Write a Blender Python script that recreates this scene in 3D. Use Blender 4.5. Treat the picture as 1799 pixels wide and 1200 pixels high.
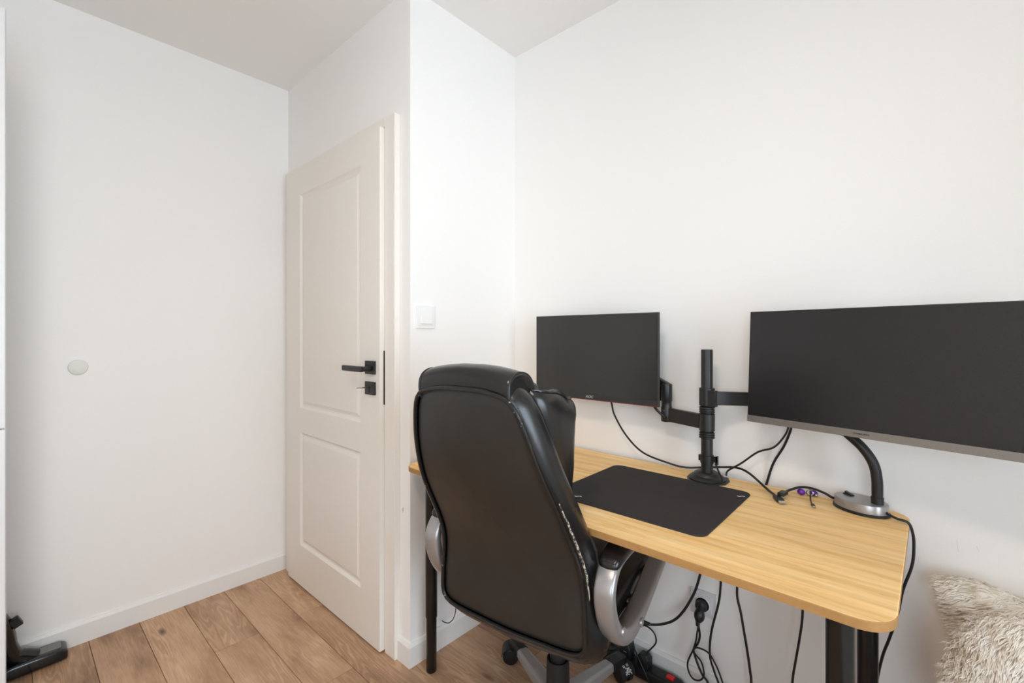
import bpy, bmesh, math, random
import numpy as np
from math import pi, sin, cos, radians, sqrt
from mathutils import Vector, Matrix, noise

random.seed(4)
for _o in list(bpy.data.objects):
    bpy.data.objects.remove(_o)
SC = bpy.context.scene
COL = SC.collection

# ------------------------------------------------------------------ camera
cam_d = bpy.data.cameras.new('camera')
cam = bpy.data.objects.new('camera', cam_d)
COL.objects.link(cam)
cam_d.sensor_width = 36.0
cam_d.lens = 16.01
cam_d.shift_y = -10.0 / 1799.0
cam_d.clip_start = 0.02
cam.location = (0.0, 0.0, 1.233)
cam.rotation_euler = (radians(90), 0, radians(41.97))
SC.camera = cam

# ------------------------------------------------------------------ world, window light, exposure
SKY_STRENGTH = 11.0
world = bpy.data.worlds.new('overcast_sky')
SC.world = world
world.use_nodes = True
_wn = world.node_tree.nodes
_bg = _wn.get('Background')
_bg.inputs['Color'].default_value = (0.745, 0.872, 1.0, 1)
_bg.inputs['Strength'].default_value = SKY_STRENGTH

X_RIGHT, Y_REAR = 1.30, -1.60
# the room's two windows: (low corner, high corner) in the right wall and in the rear wall
WIN_R = ((X_RIGHT, -0.90, 0.50), (X_RIGHT, 0.74, 2.02))
WIN_B = ((0.22, Y_REAR, 0.66), (1.22, Y_REAR, 2.14))
for _lo, _hi in (WIN_R, WIN_B):
    _d = [(_hi[i] - _lo[i]) for i in range(3)]
    _c = [(_hi[i] + _lo[i]) / 2 for i in range(3)]
    _pl = bpy.data.lights.new('window_portal', 'AREA')
    _pl.shape = 'RECTANGLE'
    _pl.size = max(_d[0], _d[1])
    _pl.size_y = _d[2]
    _pl.cycles.is_portal = True
    _po = bpy.data.objects.new('window_portal', _pl)
    COL.objects.link(_po)
    if _d[0] == 0:      # right wall: light travels along -X
        _po.location = (_c[0] + .09, _c[1], _c[2])
        _po.rotation_euler = Matrix(((0, 0, 1), (1, 0, 0), (0, 1, 0))).to_euler()
    else:               # rear wall: light travels along +Y
        _po.location = (_c[0], _c[1] - .09, _c[2])
        _po.rotation_euler = Matrix(((-1, 0, 0), (0, 0, -1), (0, 1, 0))).transposed().inverted().to_euler() if False else Matrix(((1, 0, 0), (0, 0, -1), (0, 1, 0))).to_euler()

# unseen warm light behind the camera, added to warm the upper walls
_cl = bpy.data.lights.new('warm_fill_light', 'AREA')
_cl.shape = 'DISK'
_cl.size = 0.36
_cl.energy = 19.0
_cl.color = (1.0, 0.86, 0.72)
_co = bpy.data.objects.new('warm_fill_light', _cl)
COL.objects.link(_co)
_co.location = (-0.25, -0.3, 2.44)

SC.view_settings.view_transform = 'Standard'
SC.view_settings.look = 'None'
SC.view_settings.gamma = 1.0
SC.view_settings.use_curve_mapping = False
SC.view_settings.exposure = -0.21
try:
    SC.cycles.use_denoising = True
    SC.cycles.max_bounces = 14
    SC.cycles.diffuse_bounces = 9
    SC.cycles.glossy_bounces = 6
    SC.cycles.transparent_max_bounces = 8
    SC.cycles.caustics_reflective = False
    SC.cycles.caustics_refractive = False
    SC.cycles.sample_clamp_indirect = 6.0
except Exception:
    pass


# ------------------------------------------------------------------ materials
def lin(c):
    return tuple(((v / 255) / 12.92 if v <= 10 else (((v / 255) + 0.055) / 1.055) ** 2.4) for v in c)


class N:
    """small node-tree helper"""
    def __init__(self, name):
        self.m = bpy.data.materials.new(name)
        self.m.use_nodes = True
        self.t = self.m.node_tree
        self.b = self.t.nodes['Principled BSDF']

    def n(self, typ, **kw):
        x = self.t.nodes.new(typ)
        for k, v in kw.items():
            if k.startswith('i_'):
                x.inputs[k[2:].replace('_', ' ')].default_value = v
            else:
                setattr(x, k, v)
        return x

    def l(self, a, b):
        self.t.links.new(a, b)

    def ramp(self, fac, stops):
        r = self.n('ShaderNodeValToRGB')
        e = r.color_ramp.elements
        while len(e) < len(stops):
            e.new(0.5)
        for el, (p, c) in zip(e, stops):
            el.position = p
            el.color = (*c, 1) if len(c) == 3 else c
        self.l(fac, r.inputs['Fac'])
        return r.outputs['Color']

    def mix(self, fac, a, b, mode='MIX'):
        x = self.n('ShaderNodeMix', data_type='RGBA', blend_type=mode)
        for s, v in ((0, fac), (6, a), (7, b)):
            if hasattr(v, 'links') or hasattr(v, 'is_linked'):
                self.l(v, x.inputs[s])
            else:
                x.inputs[s].default_value = v if s == 0 else ((*v, 1) if len(v) == 3 else v)
        return x.outputs[2]

    def bump(self, h, strength, dist=0.01):
        b = self.n('ShaderNodeBump')
        b.inputs['Strength'].default_value = strength
        b.inputs['Distance'].default_value = dist
        self.l(h, b.inputs['Height'])
        self.l(b.outputs['Normal'], self.b.inputs['Normal'])

    def coords(self, kind='Object', scale=(1, 1, 1)):
        tc = self.n('ShaderNodeTexCoord')
        mp = self.n('ShaderNodeMapping')
        mp.inputs['Scale'].default_value = scale
        self.l(tc.outputs[kind], mp.inputs['Vector'])
        return mp.outputs['Vector']

    def noise(self, vec, scale, detail=3, rough=0.5, dist=0.0):
        x = self.n('ShaderNodeTexNoise')
        x.inputs['Scale'].default_value = scale
        x.inputs['Detail'].default_value = detail
        x.inputs['Roughness'].default_value = rough
        x.inputs['Distortion'].default_value = dist
        self.l(vec, x.inputs['Vector'])
        return x.outputs['Fac']


def simple(name, rgb, rough=0.5, metal=0.0, spec=0.5, nscale=None, nbump=0.0, nmix=0.0, coat=0.0):
    m = N(name)
    c = lin(rgb)
    m.b.inputs['Base Color'].default_value = (*c, 1)
    m.b.inputs['Roughness'].default_value = rough
    m.b.inputs['Metallic'].default_value = metal
    m.b.inputs['Specular IOR Level'].default_value = spec
    m.b.inputs['Coat Weight'].default_value = coat
    if nscale:
        f = m.noise(m.coords(), nscale, 4)
        if nbump:
            m.bump(f, nbump, 0.002)
        if nmix:
            col = m.ramp(f, [(0.3, tuple(v * (1 - nmix) for v in c)), (0.7, tuple(min(1, v * (1 + nmix)) for v in c))])
            m.l(col, m.b.inputs['Base Color'])
    return m.m


M = {}
M['wall'] = simple('white_wall_paint', (243, 241, 238), 0.75, spec=0.25, nscale=220, nbump=0.05, nmix=0.008)
M['ceiling'] = simple('white_ceiling_paint', (238, 236, 233), 0.85, spec=0.2, nscale=200, nbump=0.04, nmix=0.008)
M['trim'] = simple('white_trim_lacquer', (234, 233, 230), 0.38, spec=0.4, nscale=60, nmix=0.006)
M['door'] = simple('white_door_lacquer', (236, 231, 223), 0.42, spec=0.4, nscale=50, nmix=0.008)
M['cabinet'] = simple('white_cabinet_board', (230, 231, 231), 0.4, nscale=50, nmix=0.006)
M['black_metal'] = simple('black_powder_coated_metal', (30, 29, 29), 0.42, nscale=400, nbump=0.04, nmix=0.12)
M['leg_black'] = simple('black_gloss_leg_paint', (17, 16, 16), 0.25, nscale=300, nmix=0.1)
M['black_plastic'] = simple('black_plastic', (25, 25, 26), 0.45, nscale=300, nbump=0.05, nmix=0.1)
M['gloss_plastic'] = simple('glossy_black_plastic', (22, 23, 25), 0.12, nscale=200, nmix=0.1, coat=0.3)
M['grey_insert'] = simple('dark_grey_clear_plastic', (112, 109, 106), 0.22, nscale=200, nmix=0.1)
M['cable'] = simple('black_cable_rubber', (20, 20, 21), 0.45, nscale=300, nmix=0.1)
M['screen'] = simple('matte_black_display', (31, 29, 30), 0.26, spec=0.5, nscale=900, nmix=0.1)
M['screen_left'] = simple('matte_grey_black_display', (46, 45, 43), 0.27, spec=0.5, nscale=900, nmix=0.1)
M['bezel_dark'] = simple('dark_grey_bezel_plastic', (45, 44, 43), 0.5, nscale=300, nmix=0.08)
M['bezel_silver'] = simple('brushed_silver_bezel', (134, 128, 122), 0.38, metal=0.55, nscale=300, nmix=0.05)
M['red'] = simple('red_plastic_trim', (128, 40, 35), 0.4, nscale=200, nmix=0.05)
M['red_switch'] = simple('red_rocker_plastic', (225, 20, 18), 0.3, nscale=200, nmix=0.05)
M['silver_plastic'] = simple('silver_painted_plastic', (164, 161, 160), 0.30, metal=0.6, nscale=300, nmix=0.04)
M['silver_leg'] = simple('silver_base_plastic', (168, 165, 163), 0.4, metal=0.35, nscale=300, nmix=0.05)
M['chrome'] = simple('bright_steel', (200, 200, 200), 0.2, metal=1.0, nscale=200, nmix=0.03)
M['key'] = simple('nickel_key_steel', (150, 146, 140), 0.3, metal=1.0, nscale=200, nmix=0.05)
M['white_plastic'] = simple('white_plastic', (238, 238, 235), 0.35, nscale=100, nmix=0.005)
M['socket_plastic'] = simple('white_socket_plastic', (222, 222, 222), 0.35, nscale=100, nmix=0.005)
M['bumper'] = simple('off_white_rubber', (226, 226, 219), 0.5, nscale=100, nmix=0.01)
M['purple'] = simple('purple_gloss_plastic', (98, 40, 150), 0.2, nscale=150, nmix=0.15)
M['print_white'] = simple('white_print', (222, 222, 222), 0.5, nscale=100, nmix=0.02)
M['print_grey'] = simple('grey_print', (185, 183, 180), 0.5, nscale=100, nmix=0.02)
M['print_dark'] = simple('dark_print', (30, 28, 27), 0.5, nscale=100, nmix=0.02)
M['bed_cover'] = simple('pale_grey_cotton', (196, 194, 190), 0.9, nscale=80, nbump=0.1, nmix=0.04)
M['floor_base'] = simple('dark_floor_underlay', (60, 45, 34), 0.9, nscale=40, nmix=0.1)
M['seam_thread'] = simple('black_seam_thread', (34, 33, 33), 0.6, nscale=500, nmix=0.1)
M['scuff'] = simple('grey_wall_scuff', (208, 201, 194), 0.8, nscale=300, nmix=0.05)


def mat_leather(name, rgb, rough):
    m = N(name)
    v = m.coords()
    c = lin(rgb)
    big = m.noise(v, 6, 4, 0.6)
    col = m.ramp(big, [(0.3, tuple(x * 0.8 for x in c)), (0.75, tuple(x * 1.25 for x in c))])
    m.l(col, m.b.inputs['Base Color'])
    r = m.ramp(m.noise(v, 14, 4, 0.6), [(0.25, (rough - .06,) * 3), (0.8, (rough + .07,) * 3)])
    m.l(r, m.b.inputs['Roughness'])
    m.b.inputs['Specular IOR Level'].default_value = 0.55
    g = m.n('ShaderNodeTexVoronoi')
    g.inputs['Scale'].default_value = 620
    m.l(v, g.inputs['Vector'])
    h = m.mix(0.35, g.outputs['Distance'], m.noise(v, 9, 5, 0.6))
    m.bump(h, 0.06, 0.003)
    return m.m


M['leather'] = mat_leather('black_faux_leather', (36, 35, 33), 0.36)
M['leather_smooth'] = mat_leather('black_faux_leather_smooth', (25, 24, 24), 0.25)


def mat_piping():
    m = N('worn_black_piping')
    v = m.coords()
    f = m.noise(v, 55, 5, 0.7)
    g = m.noise(v, 6, 2, 0.5)
    mask = m.n('ShaderNodeMath', operation='MULTIPLY')
    m.l(f, mask.inputs[0])
    m.l(g, mask.inputs[1])
    col = m.ramp(mask.outputs[0], [(0.375, lin((26, 25, 24))), (0.41, lin((150, 142, 130)))])
    m.l(col, m.b.inputs['Base Color'])
    m.b.inputs['Roughness'].default_value = 0.2
    m.bump(f, 0.4, 0.003)
    return m.m


M['piping'] = mat_piping()


def mat_oak():
    m = N('oak_floor_plank')
    oi = m.n('ShaderNodeObjectInfo')
    tc = m.n('ShaderNodeTexCoord')
    off = m.n('ShaderNodeVectorMath', operation='SCALE')
    off.inputs[0].default_value = (17.0, 9.0, 31.0)
    m.l(oi.outputs['Random'], off.inputs['Scale'])
    add = m.n('ShaderNodeVectorMath', operation='ADD')
    m.l(tc.outputs['Object'], add.inputs[0])
    m.l(off.outputs['Vector'], add.inputs[1])

    def mp(s):
        x = m.n('ShaderNodeMapping')
        x.inputs['Scale'].default_value = s
        m.l(add.outputs['Vector'], x.inputs['Vector'])
        return x.outputs['Vector']
    # cathedral grain: bands of a stretched noise field
    field = m.noise(mp((0.75, 6.5, 1.0)), 1.5, 3.0, 0.5, 0.25)
    mul = m.n('ShaderNodeMath', operation='MULTIPLY')
    m.l(field, mul.inputs[0])
    mul.inputs[1].default_value = 120.0
    sn = m.n('ShaderNodeMath', operation='SINE')
    m.l(mul.outputs[0], sn.inputs[0])
    fine = m.noise(mp((3.0, 90.0, 1.0)), 4.0, 4, 0.65)
    blotch = m.noise(mp((1.0, 3.2, 1.0)), 2.4, 4, 0.6, 0.3)
    base = m.ramp(blotch, [(0.28, lin((147, 114, 88))), (0.45, lin((186, 150, 119))), (0.72, lin((210, 177, 146)))])
    grain = m.ramp(sn.outputs[0], [(0.0, (0.80, 0.77, 0.74)), (0.5, (0.99, 0.99, 0.99)), (1.0, (1.05, 1.05, 1.05))])
    amt = m.ramp(m.noise(mp((0.9, 3.0, 1.0)), 1.6, 2), [(0.38, (0.12,) * 3), (0.60, (0.85,) * 3)])
    amf = m.n('ShaderNodeRGBToBW')
    m.l(amt, amf.inputs[0])
    c1 = m.mix(amf.outputs[0], base, m.mix(1.0, base, grain, 'MULTIPLY'))
    fr = m.ramp(fine, [(0.25, (0.74, 0.71, 0.68)), (0.6, (1.06, 1.06, 1.06))])
    c2 = m.mix(0.75, c1, m.mix(1.0, c1, fr, 'MULTIPLY'))
    # knots and cracks
    kn = m.n('ShaderNodeTexVoronoi')
    kn.inputs['Scale'].default_value = 2.2
    m.l(mp((0.9, 2.4, 1.0)), kn.inputs['Vector'])
    kf = m.ramp(kn.outputs['Distance'], [(0.02, (1, 1, 1)), (0.085, (0, 0, 0))])
    kb = m.n('ShaderNodeRGBToBW')
    m.l(kf, kb.inputs[0])
    c3 = m.mix(kb.outputs[0], c2, lin((92, 62, 44)))
    tint = m.ramp(oi.outputs['Random'], [(0.0, (0.86, 0.84, 0.83)), (0.5, (1.0, 0.99, 0.98)), (1.0, (1.08, 1.07, 1.05))])
    m.l(m.mix(1.0, c3, tint, 'MULTIPLY'), m.b.inputs['Base Color'])
    m.b.inputs['Roughness'].default_value = 0.46
    m.b.inputs['Specular IOR Level'].default_value = 0.4
    m.bump(fine, 0.12, 0.002)
    return m.m


M['oak'] = mat_oak()


def mat_bamboo():
    m = N('bamboo_tabletop')
    v = m.coords('Object')
    sep = m.n('ShaderNodeSeparateXYZ')
    m.l(v, sep.inputs[0])
    # laminated strips run along X
    st = m.n('ShaderNodeMath', operation='MULTIPLY')
    m.l(sep.outputs['Y'], st.inputs[0])
    st.inputs[1].default_value = 48.0
    fl = m.n('ShaderNodeMath', operation='FLOOR')
    m.l(st.outputs[0], fl.inputs[0])
    wn = m.n('ShaderNodeTexWhiteNoise', noise_dimensions='1D')
    m.l(fl.outputs[0], wn.inputs['W'])
    long_ = m.coords('Object', (2.2, 26.0, 8.0))
    f1 = m.noise(long_, 2.2, 4, 0.6)
    f2 = m.noise(m.coords('Object', (5.0, 240.0, 20.0)), 2.0, 3, 0.6)
    base = m.ramp(f1, [(0.26, lin((224, 178, 112))), (0.5, lin((243, 203, 142))), (0.76, lin((252, 222, 168)))])
    tint = m.ramp(wn.outputs['Value'], [(0.0, (0.93, 0.91, 0.88)), (1.0, (1.05, 1.05, 1.05))])
    c = m.mix(1.0, base, tint, 'MULTIPLY')
    fr = m.ramp(f2, [(0.3, (0.94, 0.93, 0.90)), (0.62, (1.02, 1.02, 1.02))])
    c = m.mix(0.7, c, m.mix(1.0, c, fr, 'MULTIPLY'))
    dash = m.ramp(m.noise(m.coords('Object', (9.0, 150.0, 9.0)), 2.3, 2, 0.5), [(0.66, (0, 0, 0)), (0.72, (1, 1, 1))])
    db = m.n('ShaderNodeRGBToBW')
    m.l(dash, db.inputs[0])
    dm = m.n('ShaderNodeMath', operation='MULTIPLY')
    m.l(db.outputs[0], dm.inputs[0])
    dm.inputs[1].default_value = 0.45
    c = m.mix(dm.outputs[0], c, lin((166, 120, 70)))
    m.l(c, m.b.inputs['Base Color'])
    m.b.inputs['Roughness'].default_value = 0.5
    m.b.inputs['Specular IOR Level'].default_value = 0.18
    m.bump(f2, 0.05, 0.001)
    return m.m


M['bamboo'] = mat_bamboo()


M['bamboo_side_shade'] = simple('bamboo_shaded_sides', (166, 124, 76), .5, spec=.2, nscale=70, nmix=.07)  # shade on the tabletop's sides, put into a darker bamboo colour


def mat_mat():
    m = N('black_cloth_desk_mat')
    v = m.coords()
    c = lin((52, 49, 48))
    f = m.noise(v, 900, 2)
    g = m.noise(v, 5, 4, 0.6)
    col = m.mix(0.5, m.ramp(f, [(0.3, tuple(x * 0.8 for x in c)), (0.7, tuple(x * 1.2 for x in c))]),
                m.ramp(g, [(0.35, tuple(x * 0.85 for x in c)), (0.75, tuple(x * 1.2 for x in c))]))
    m.l(col, m.b.inputs['Base Color'])
    m.b.inputs['Roughness'].default_value = 0.85
    m.b.inputs['Specular IOR Level'].default_value = 0.25
    m.bump(f, 0.1, 0.001)
    return m.m


M['mat'] = mat_mat()


def mat_fur():
    m = N('cream_faux_fur')
    v = m.coords()
    f = m.noise(v, 26, 3, 0.6)
    col = m.ramp(f, [(0.25, lin((226, 214, 197))), (0.5, lin((249, 243, 233))), (0.75, lin((254, 252, 248)))])
    m.l(col, m.b.inputs['Base Color'])
    m.b.inputs['Roughness'].default_value = 0.75
    m.b.inputs['Specular IOR Level'].default_value = 0.2
    return m.m


M['fur'] = mat_fur()


def mat_glass():
    m = N('window_glass')
    t = m.t
    out = t.nodes['Material Output']
    tr = m.n('ShaderNodeBsdfTransparent')
    gl = m.n('ShaderNodeBsdfGlossy')
    gl.inputs['Roughness'].default_value = 0.02
    fr = m.n('ShaderNodeFresnel')
    fr.inputs['IOR'].default_value = 1.45
    mx = m.n('ShaderNodeMixShader')
    m.l(fr.outputs[0], mx.inputs[0])
    m.l(tr.outputs[0], mx.inputs[1])
    m.l(gl.outputs[0], mx.inputs[2])
    m.l(mx.outputs[0], out.inputs['Surface'])
    return m.m


M['glass'] = mat_glass()

# ------------------------------------------------------------------ object helpers
ORG = {}


def thing(name, label, cat, loc=(0, 0, 0), rotz=0.0, group=None, local=False):
    """an Empty at the thing's base; parts are given in world coordinates unless local"""
    o = bpy.data.objects.new(name, None)
    COL.objects.link(o)
    o.empty_display_size = 0.05
    o.location = loc
    o.rotation_euler = (0, 0, rotz)
    o['label'] = label
    o['category'] = cat
    if group:
        o['group'] = group
    ORG[o] = Vector((0, 0, 0)) if local else Vector(loc)
    return o


def tag(o, label, cat, group=None):
    o['label'] = label
    o['category'] = cat
    if group:
        o['group'] = group
    return o


def structure(o, label=None, cat=None):
    o['kind'] = 'structure'
    if label:
        o['label'] = label
        o['category'] = cat
    return o


def catmull(pts, n=8, closed=False):
    pts = [Vector(p) for p in pts]
    out = []
    L = len(pts)
    for i in range(L if closed else L - 1):
        if closed:
            p0, p1, p2, p3 = pts[i - 1], pts[i], pts[(i + 1) % L], pts[(i + 2) % L]
        else:
            p1, p2 = pts[i], pts[i + 1]
            p0 = pts[i - 1] if i else p1 * 2 - p2
            p3 = pts[i + 2] if i + 2 < L else p2 * 2 - p1
        for k in range(n):
            t = k / n
            out.append(0.5 * ((2 * p1) + (p2 - p0) * t + (2 * p0 - 5 * p1 + 4 * p2 - p3) * t * t + (3 * p1 - p0 - 3 * p2 + p3) * t ** 3))
    if not closed:
        out.append(pts[-1])
    return out


class G:
    """collects shapes and links them as one mesh object"""
    def __init__(self):
        self.v, self.f = [], []

    def add(self, vs, fs):
        b = len(self.v)
        self.v += [tuple(x) for x in vs]
        self.f += [tuple(i + b for i in f) for f in fs]
        return self

    def box(self, a, b, mat=None):
        (x0, y0, z0), (x1, y1, z1) = a, b
        vs = [Vector(p) for p in ((x0, y0, z0), (x1, y0, z0), (x1, y1, z0), (x0, y1, z0), (x0, y0, z1), (x1, y0, z1), (x1, y1, z1), (x0, y1, z1))]
        if mat is not None:
            vs = [mat @ p for p in vs]
        return self.add(vs, [(3, 2, 1, 0), (4, 5, 6, 7), (0, 1, 5, 4), (1, 2, 6, 5), (2, 3, 7, 6), (3, 0, 4, 7)])

    def beam(self, p0, p1, w, h, up=(0, 0, 1)):
        """box beam from p0 to p1, w sideways and h along up"""
        p0, p1 = Vector(p0), Vector(p1)
        d = (p1 - p0)
        L = d.length
        d.normalize()
        s = d.cross(Vector(up)).normalized()
        u = s.cross(d).normalized()
        m = Matrix((s, d, u)).transposed().to_4x4()
        m.translation = p0
        return self.box((-w / 2, 0, -h / 2), (w / 2, L, h / 2), m)

    def rings(self, rings, cap=True, closed=False):
        n = len(rings[0])
        vs = [p for r in rings for p in r]
        fs = []
        R = len(rings)
        for i in range(R if closed else R - 1):
            a, b = i * n, ((i + 1) % R) * n
            for k in range(n):
                k2 = (k + 1) % n
                fs.append((a + k, a + k2, b + k2, b + k))
        if cap and not closed:
            fs.append(tuple(range(n - 1, -1, -1)))
            fs.append(tuple((R - 1) * n + k for k in range(n)))
        return self.add(vs, fs)

    def tube(self, pts, r, n=8, closed=False, rf=None):
        pts = [Vector(p) for p in pts]
        L = len(pts)
        rings = []
        prev = None
        for i, p in enumerate(pts):
            if closed:
                d = pts[(i + 1) % L] - pts[i - 1]
            else:
                d = pts[min(i + 1, L - 1)] - pts[max(i - 1, 0)]
            if d.length < 1e-9:
                d = Vector((0, 0, 1))
            d.normalize()
            if prev is None:
                a = Vector((0, 0, 1)) if abs(d.z) < 0.9 else Vector((1, 0, 0))
                s = d.cross(a).normalized()
            else:
                s = (prev - d * prev.dot(d)).normalized()
            prev = s
            u = d.cross(s)
            rr = rf(i / (L - 1)) if rf else r
            rings.append([p + (s * cos(2 * pi * k / n) + u * sin(2 * pi * k / n)) * rr for k in range(n)])
        return self.rings(rings, True, closed)

    def cyl(self, p0, p1, r0, r1=None, n=24):
        r1 = r0 if r1 is None else r1
        return self.tube([p0, p1], r0, n, rf=lambda t: r0 + (r1 - r0) * t)

    def lathe(self, prof, c=(0, 0, 0), n=32, axis='z'):
        """prof: list of (radius, height)"""
        rings = []
        for r, h in prof:
            ring = []
            for k in range(n):
                a = 2 * pi * k / n
                if axis == 'z':
                    ring.append((c[0] + r * cos(a), c[1] + r * sin(a), c[2] + h))
                elif axis == 'y':
                    ring.append((c[0] + r * cos(a), c[1] + h, c[2] - r * sin(a)))
                else:
                    ring.append((c[0] + h, c[1] + r * cos(a), c[2] + r * sin(a)))
            rings.append(ring)
        return self.rings(rings)

    def prism(self, poly, lo, hi, axis='z'):
        """extrude a polygon of 2D points; axis z: (x,y); y: (x,z); x: (y,z)"""
        def p3(q, h):
            return (q[0], q[1], h) if axis == 'z' else ((q[0], h, q[1]) if axis == 'y' else (h, q[0], q[1]))
        return self.rings([[p3(q, lo) for q in poly], [p3(q, hi) for q in poly]])

    def ball(self, c, r, n=16, sc=(1, 1, 1)):
        prof = [(r * sin(pi * k / (n // 2)), -r * cos(pi * k / (n // 2))) for k in range(n // 2 + 1)]
        prof[0] = (r * 0.02, -r)
        prof[-1] = (r * 0.02, r)
        g = G().lathe(prof, (0, 0, 0), n)
        return self.add([(c[0] + x * sc[0], c[1] + y * sc[1], c[2] + z * sc[2]) for x, y, z in g.v], g.f)

    def obj(self, name, mat, parent=None, bevel=0.0, seg=2, smooth=True, sub=0, angle=38, fix=True):
        off = ORG.get(parent, Vector((0, 0, 0))) if parent else Vector((0, 0, 0))
        me = bpy.data.meshes.new(name)
        me.from_pydata([(x - off.x, y - off.y, z - off.z) for x, y, z in self.v], [], self.f)
        if fix:
            bm = bmesh.new()
            bm.from_mesh(me)
            bmesh.ops.recalc_face_normals(bm, faces=bm.faces)
            bm.to_mesh(me)
            bm.free()
        me.materials.append(mat)
        if smooth:
            me.polygons.foreach_set('use_smooth', [True] * len(me.polygons))
            if not sub:
                me.set_sharp_from_angle(angle=radians(angle))
        o = bpy.data.objects.new(name, me)
        COL.objects.link(o)
        if parent:
            o.parent = parent
            ORG[o] = off
        if bevel:
            b = o.modifiers.new('bevel', 'BEVEL')
            b.width = bevel
            b.segments = seg
            b.limit_method = 'ANGLE'
            b.angle_limit = radians(35)
            b.harden_normals = smooth
        if sub:
            s = o.modifiers.new('subdivision', 'SUBSURF')
            s.levels = s.render_levels = sub
        return o


def rrect(x0, y0, x1, y1, r, n=6):
    out = []
    for cx, cy, a0 in ((x1 - r, y1 - r, 0), (x0 + r, y1 - r, 90), (x0 + r, y0 + r, 180), (x1 - r, y0 + r, 270)):
        for k in range(n + 1):
            a = radians(a0 + 90 * k / n)
            out.append((cx + r * cos(a), cy + r * sin(a)))
    return out


def text_mesh(name, s, size, mat, parent, matrix, depth=0.0004, shear=0.0, xscale=1.0):
    cu = bpy.data.curves.new(name, 'FONT')
    cu.body = s
    cu.size = size
    cu.extrude = depth
    cu.align_x = 'CENTER'
    cu.align_y = 'CENTER'
    cu.shear = shear
    cu.offset = size * .008
    tmp = bpy.data.objects.new(name, cu)
    COL.objects.link(tmp)
    dg = bpy.context.evaluated_depsgraph_get()
    me = bpy.data.meshes.new_from_object(tmp.evaluated_get(dg))
    bpy.data.objects.remove(tmp)
    bpy.data.curves.remove(cu)
    off = ORG.get(parent, Vector((0, 0, 0)))
    for v in me.vertices:
        v.co.x *= xscale
        v.co = matrix @ v.co - off
    me.materials.clear()
    me.materials.append(mat)
    o = bpy.data.objects.new(name, me)
    COL.objects.link(o)
    o.parent = parent
    ORG[o] = off
    return o


# ================================================================== the room
XL, XB, YD, YB, ZC = -2.515, -1.42, 1.01, 1.60, 2.54
YR = Y_REAR

fl = structure(G().box((XL - .1, YR - .1, -0.1), (X_RIGHT + .1, YB + .1, -0.0105)).obj('floor', M['floor_base'], smooth=False))

PW, PL, GAP = 0.16, 1.38, 0.0008


def plank(x0, x1, y0, y1):
    x0 += GAP; x1 -= GAP; y0 += GAP; y1 -= GAP
    c = 0.0011
    cx, cy = (x0 + x1) / 2, (y0 + y1) / 2
    hx, hy = (x1 - x0) / 2, (y1 - y0) / 2
    r = [[(sx * (hx - i), sy * (hy - i), z) for sx, sy in ((-1, -1), (1, -1), (1, 1), (-1, 1))] for i, z in ((0, -0.0105), (0, -c), (c, 0.0))]
    o = G().rings(r).obj('plank', M['oak'], fl, smooth=False)
    o.location = (cx, cy, 0)


k0 = int(math.floor((YR - 0.224) / PW))
for k in range(k0, 9):
    y0, y1 = max(0.224 + k * PW, YR), min(0.224 + (k + 1) * PW, YB)
    if y1 - y0 < 0.02:
        continue
    ph = {0: -2.04, 1: -1.57 , 2: -1.10}[k % 3] if k not in (-1, 0, 1, 2, 3, 4, 7) else {-1: -2.03, 0: -2.50, 1: -1.57, 2: -2.045, 3: -1.57, 4: -2.042, 7: -1.11}[k]
    xs = sorted({ph + j * PL for j in range(-2, 5)})
    xend_l = XL if y1 <= YD + 0.02 else XB - 0.02
    cuts = [xend_l] + [x for x in xs if xend_l + 0.05 < x < X_RIGHT - 0.05] + [X_RIGHT]
    for a, b in zip(cuts, cuts[1:]):
        plank(a, b, y0, y1)

structure(G().box((XL - .1, YR - .1, ZC), (X_RIGHT + .1, YB + .1, ZC + .1)).obj('ceiling', M['ceiling'], smooth=False))
structure(G().box((XL - .1, YR - .1, -.0105), (XL, YD + .1, ZC)).obj('wall_left', M['wall'], smooth=False))
wall_alc = structure(G().prism([(XL, YD), (XB, YD), (XB - .1, YD + .1), (XL, YD + .1)], -.0105, ZC).obj('wall_alcove', M['wall'], smooth=False))
structure(G().prism([(XB, YD), (XB, YB), (XB - .1, YB), (XB - .1, YD + .1)], -.0105, ZC).obj('wall_return', M['wall'], smooth=False))
wall_bk = structure(G().box((XB - .1, YB, -.0105), (X_RIGHT + .1, YB + .1, ZC)).obj('wall_back', M['wall'], smooth=False))
(wy0, wz0), (wy1, wz1) = WIN_R[0][1:], WIN_R[1][1:]
g = G()
g.box((X_RIGHT, YR - .2, -.0105), (X_RIGHT + .2, wy0, ZC)).box((X_RIGHT, wy1, -.0105), (X_RIGHT + .2, YB, ZC))
g.box((X_RIGHT, wy0, -.0105), (X_RIGHT + .2, wy1, wz0)).box((X_RIGHT, wy0, wz1), (X_RIGHT + .2, wy1, ZC))
structure(g.obj('wall_right', M['wall'], smooth=False))
bx0, bz0, bx1, bz1 = WIN_B[0][0], WIN_B[0][2], WIN_B[1][0], WIN_B[1][2]
g = G()
g.box((XL - .1, YR - .2, -.0105), (bx0, YR, ZC)).box((bx1, YR - .2, -.0105), (X_RIGHT, YR, ZC))
g.box((bx0, YR - .2, -.0105), (bx1, YR, bz0)).box((bx0, YR - .2, bz1), (bx1, YR, ZC))
structure(g.obj('wall_rear', M['wall'], smooth=False))


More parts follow.
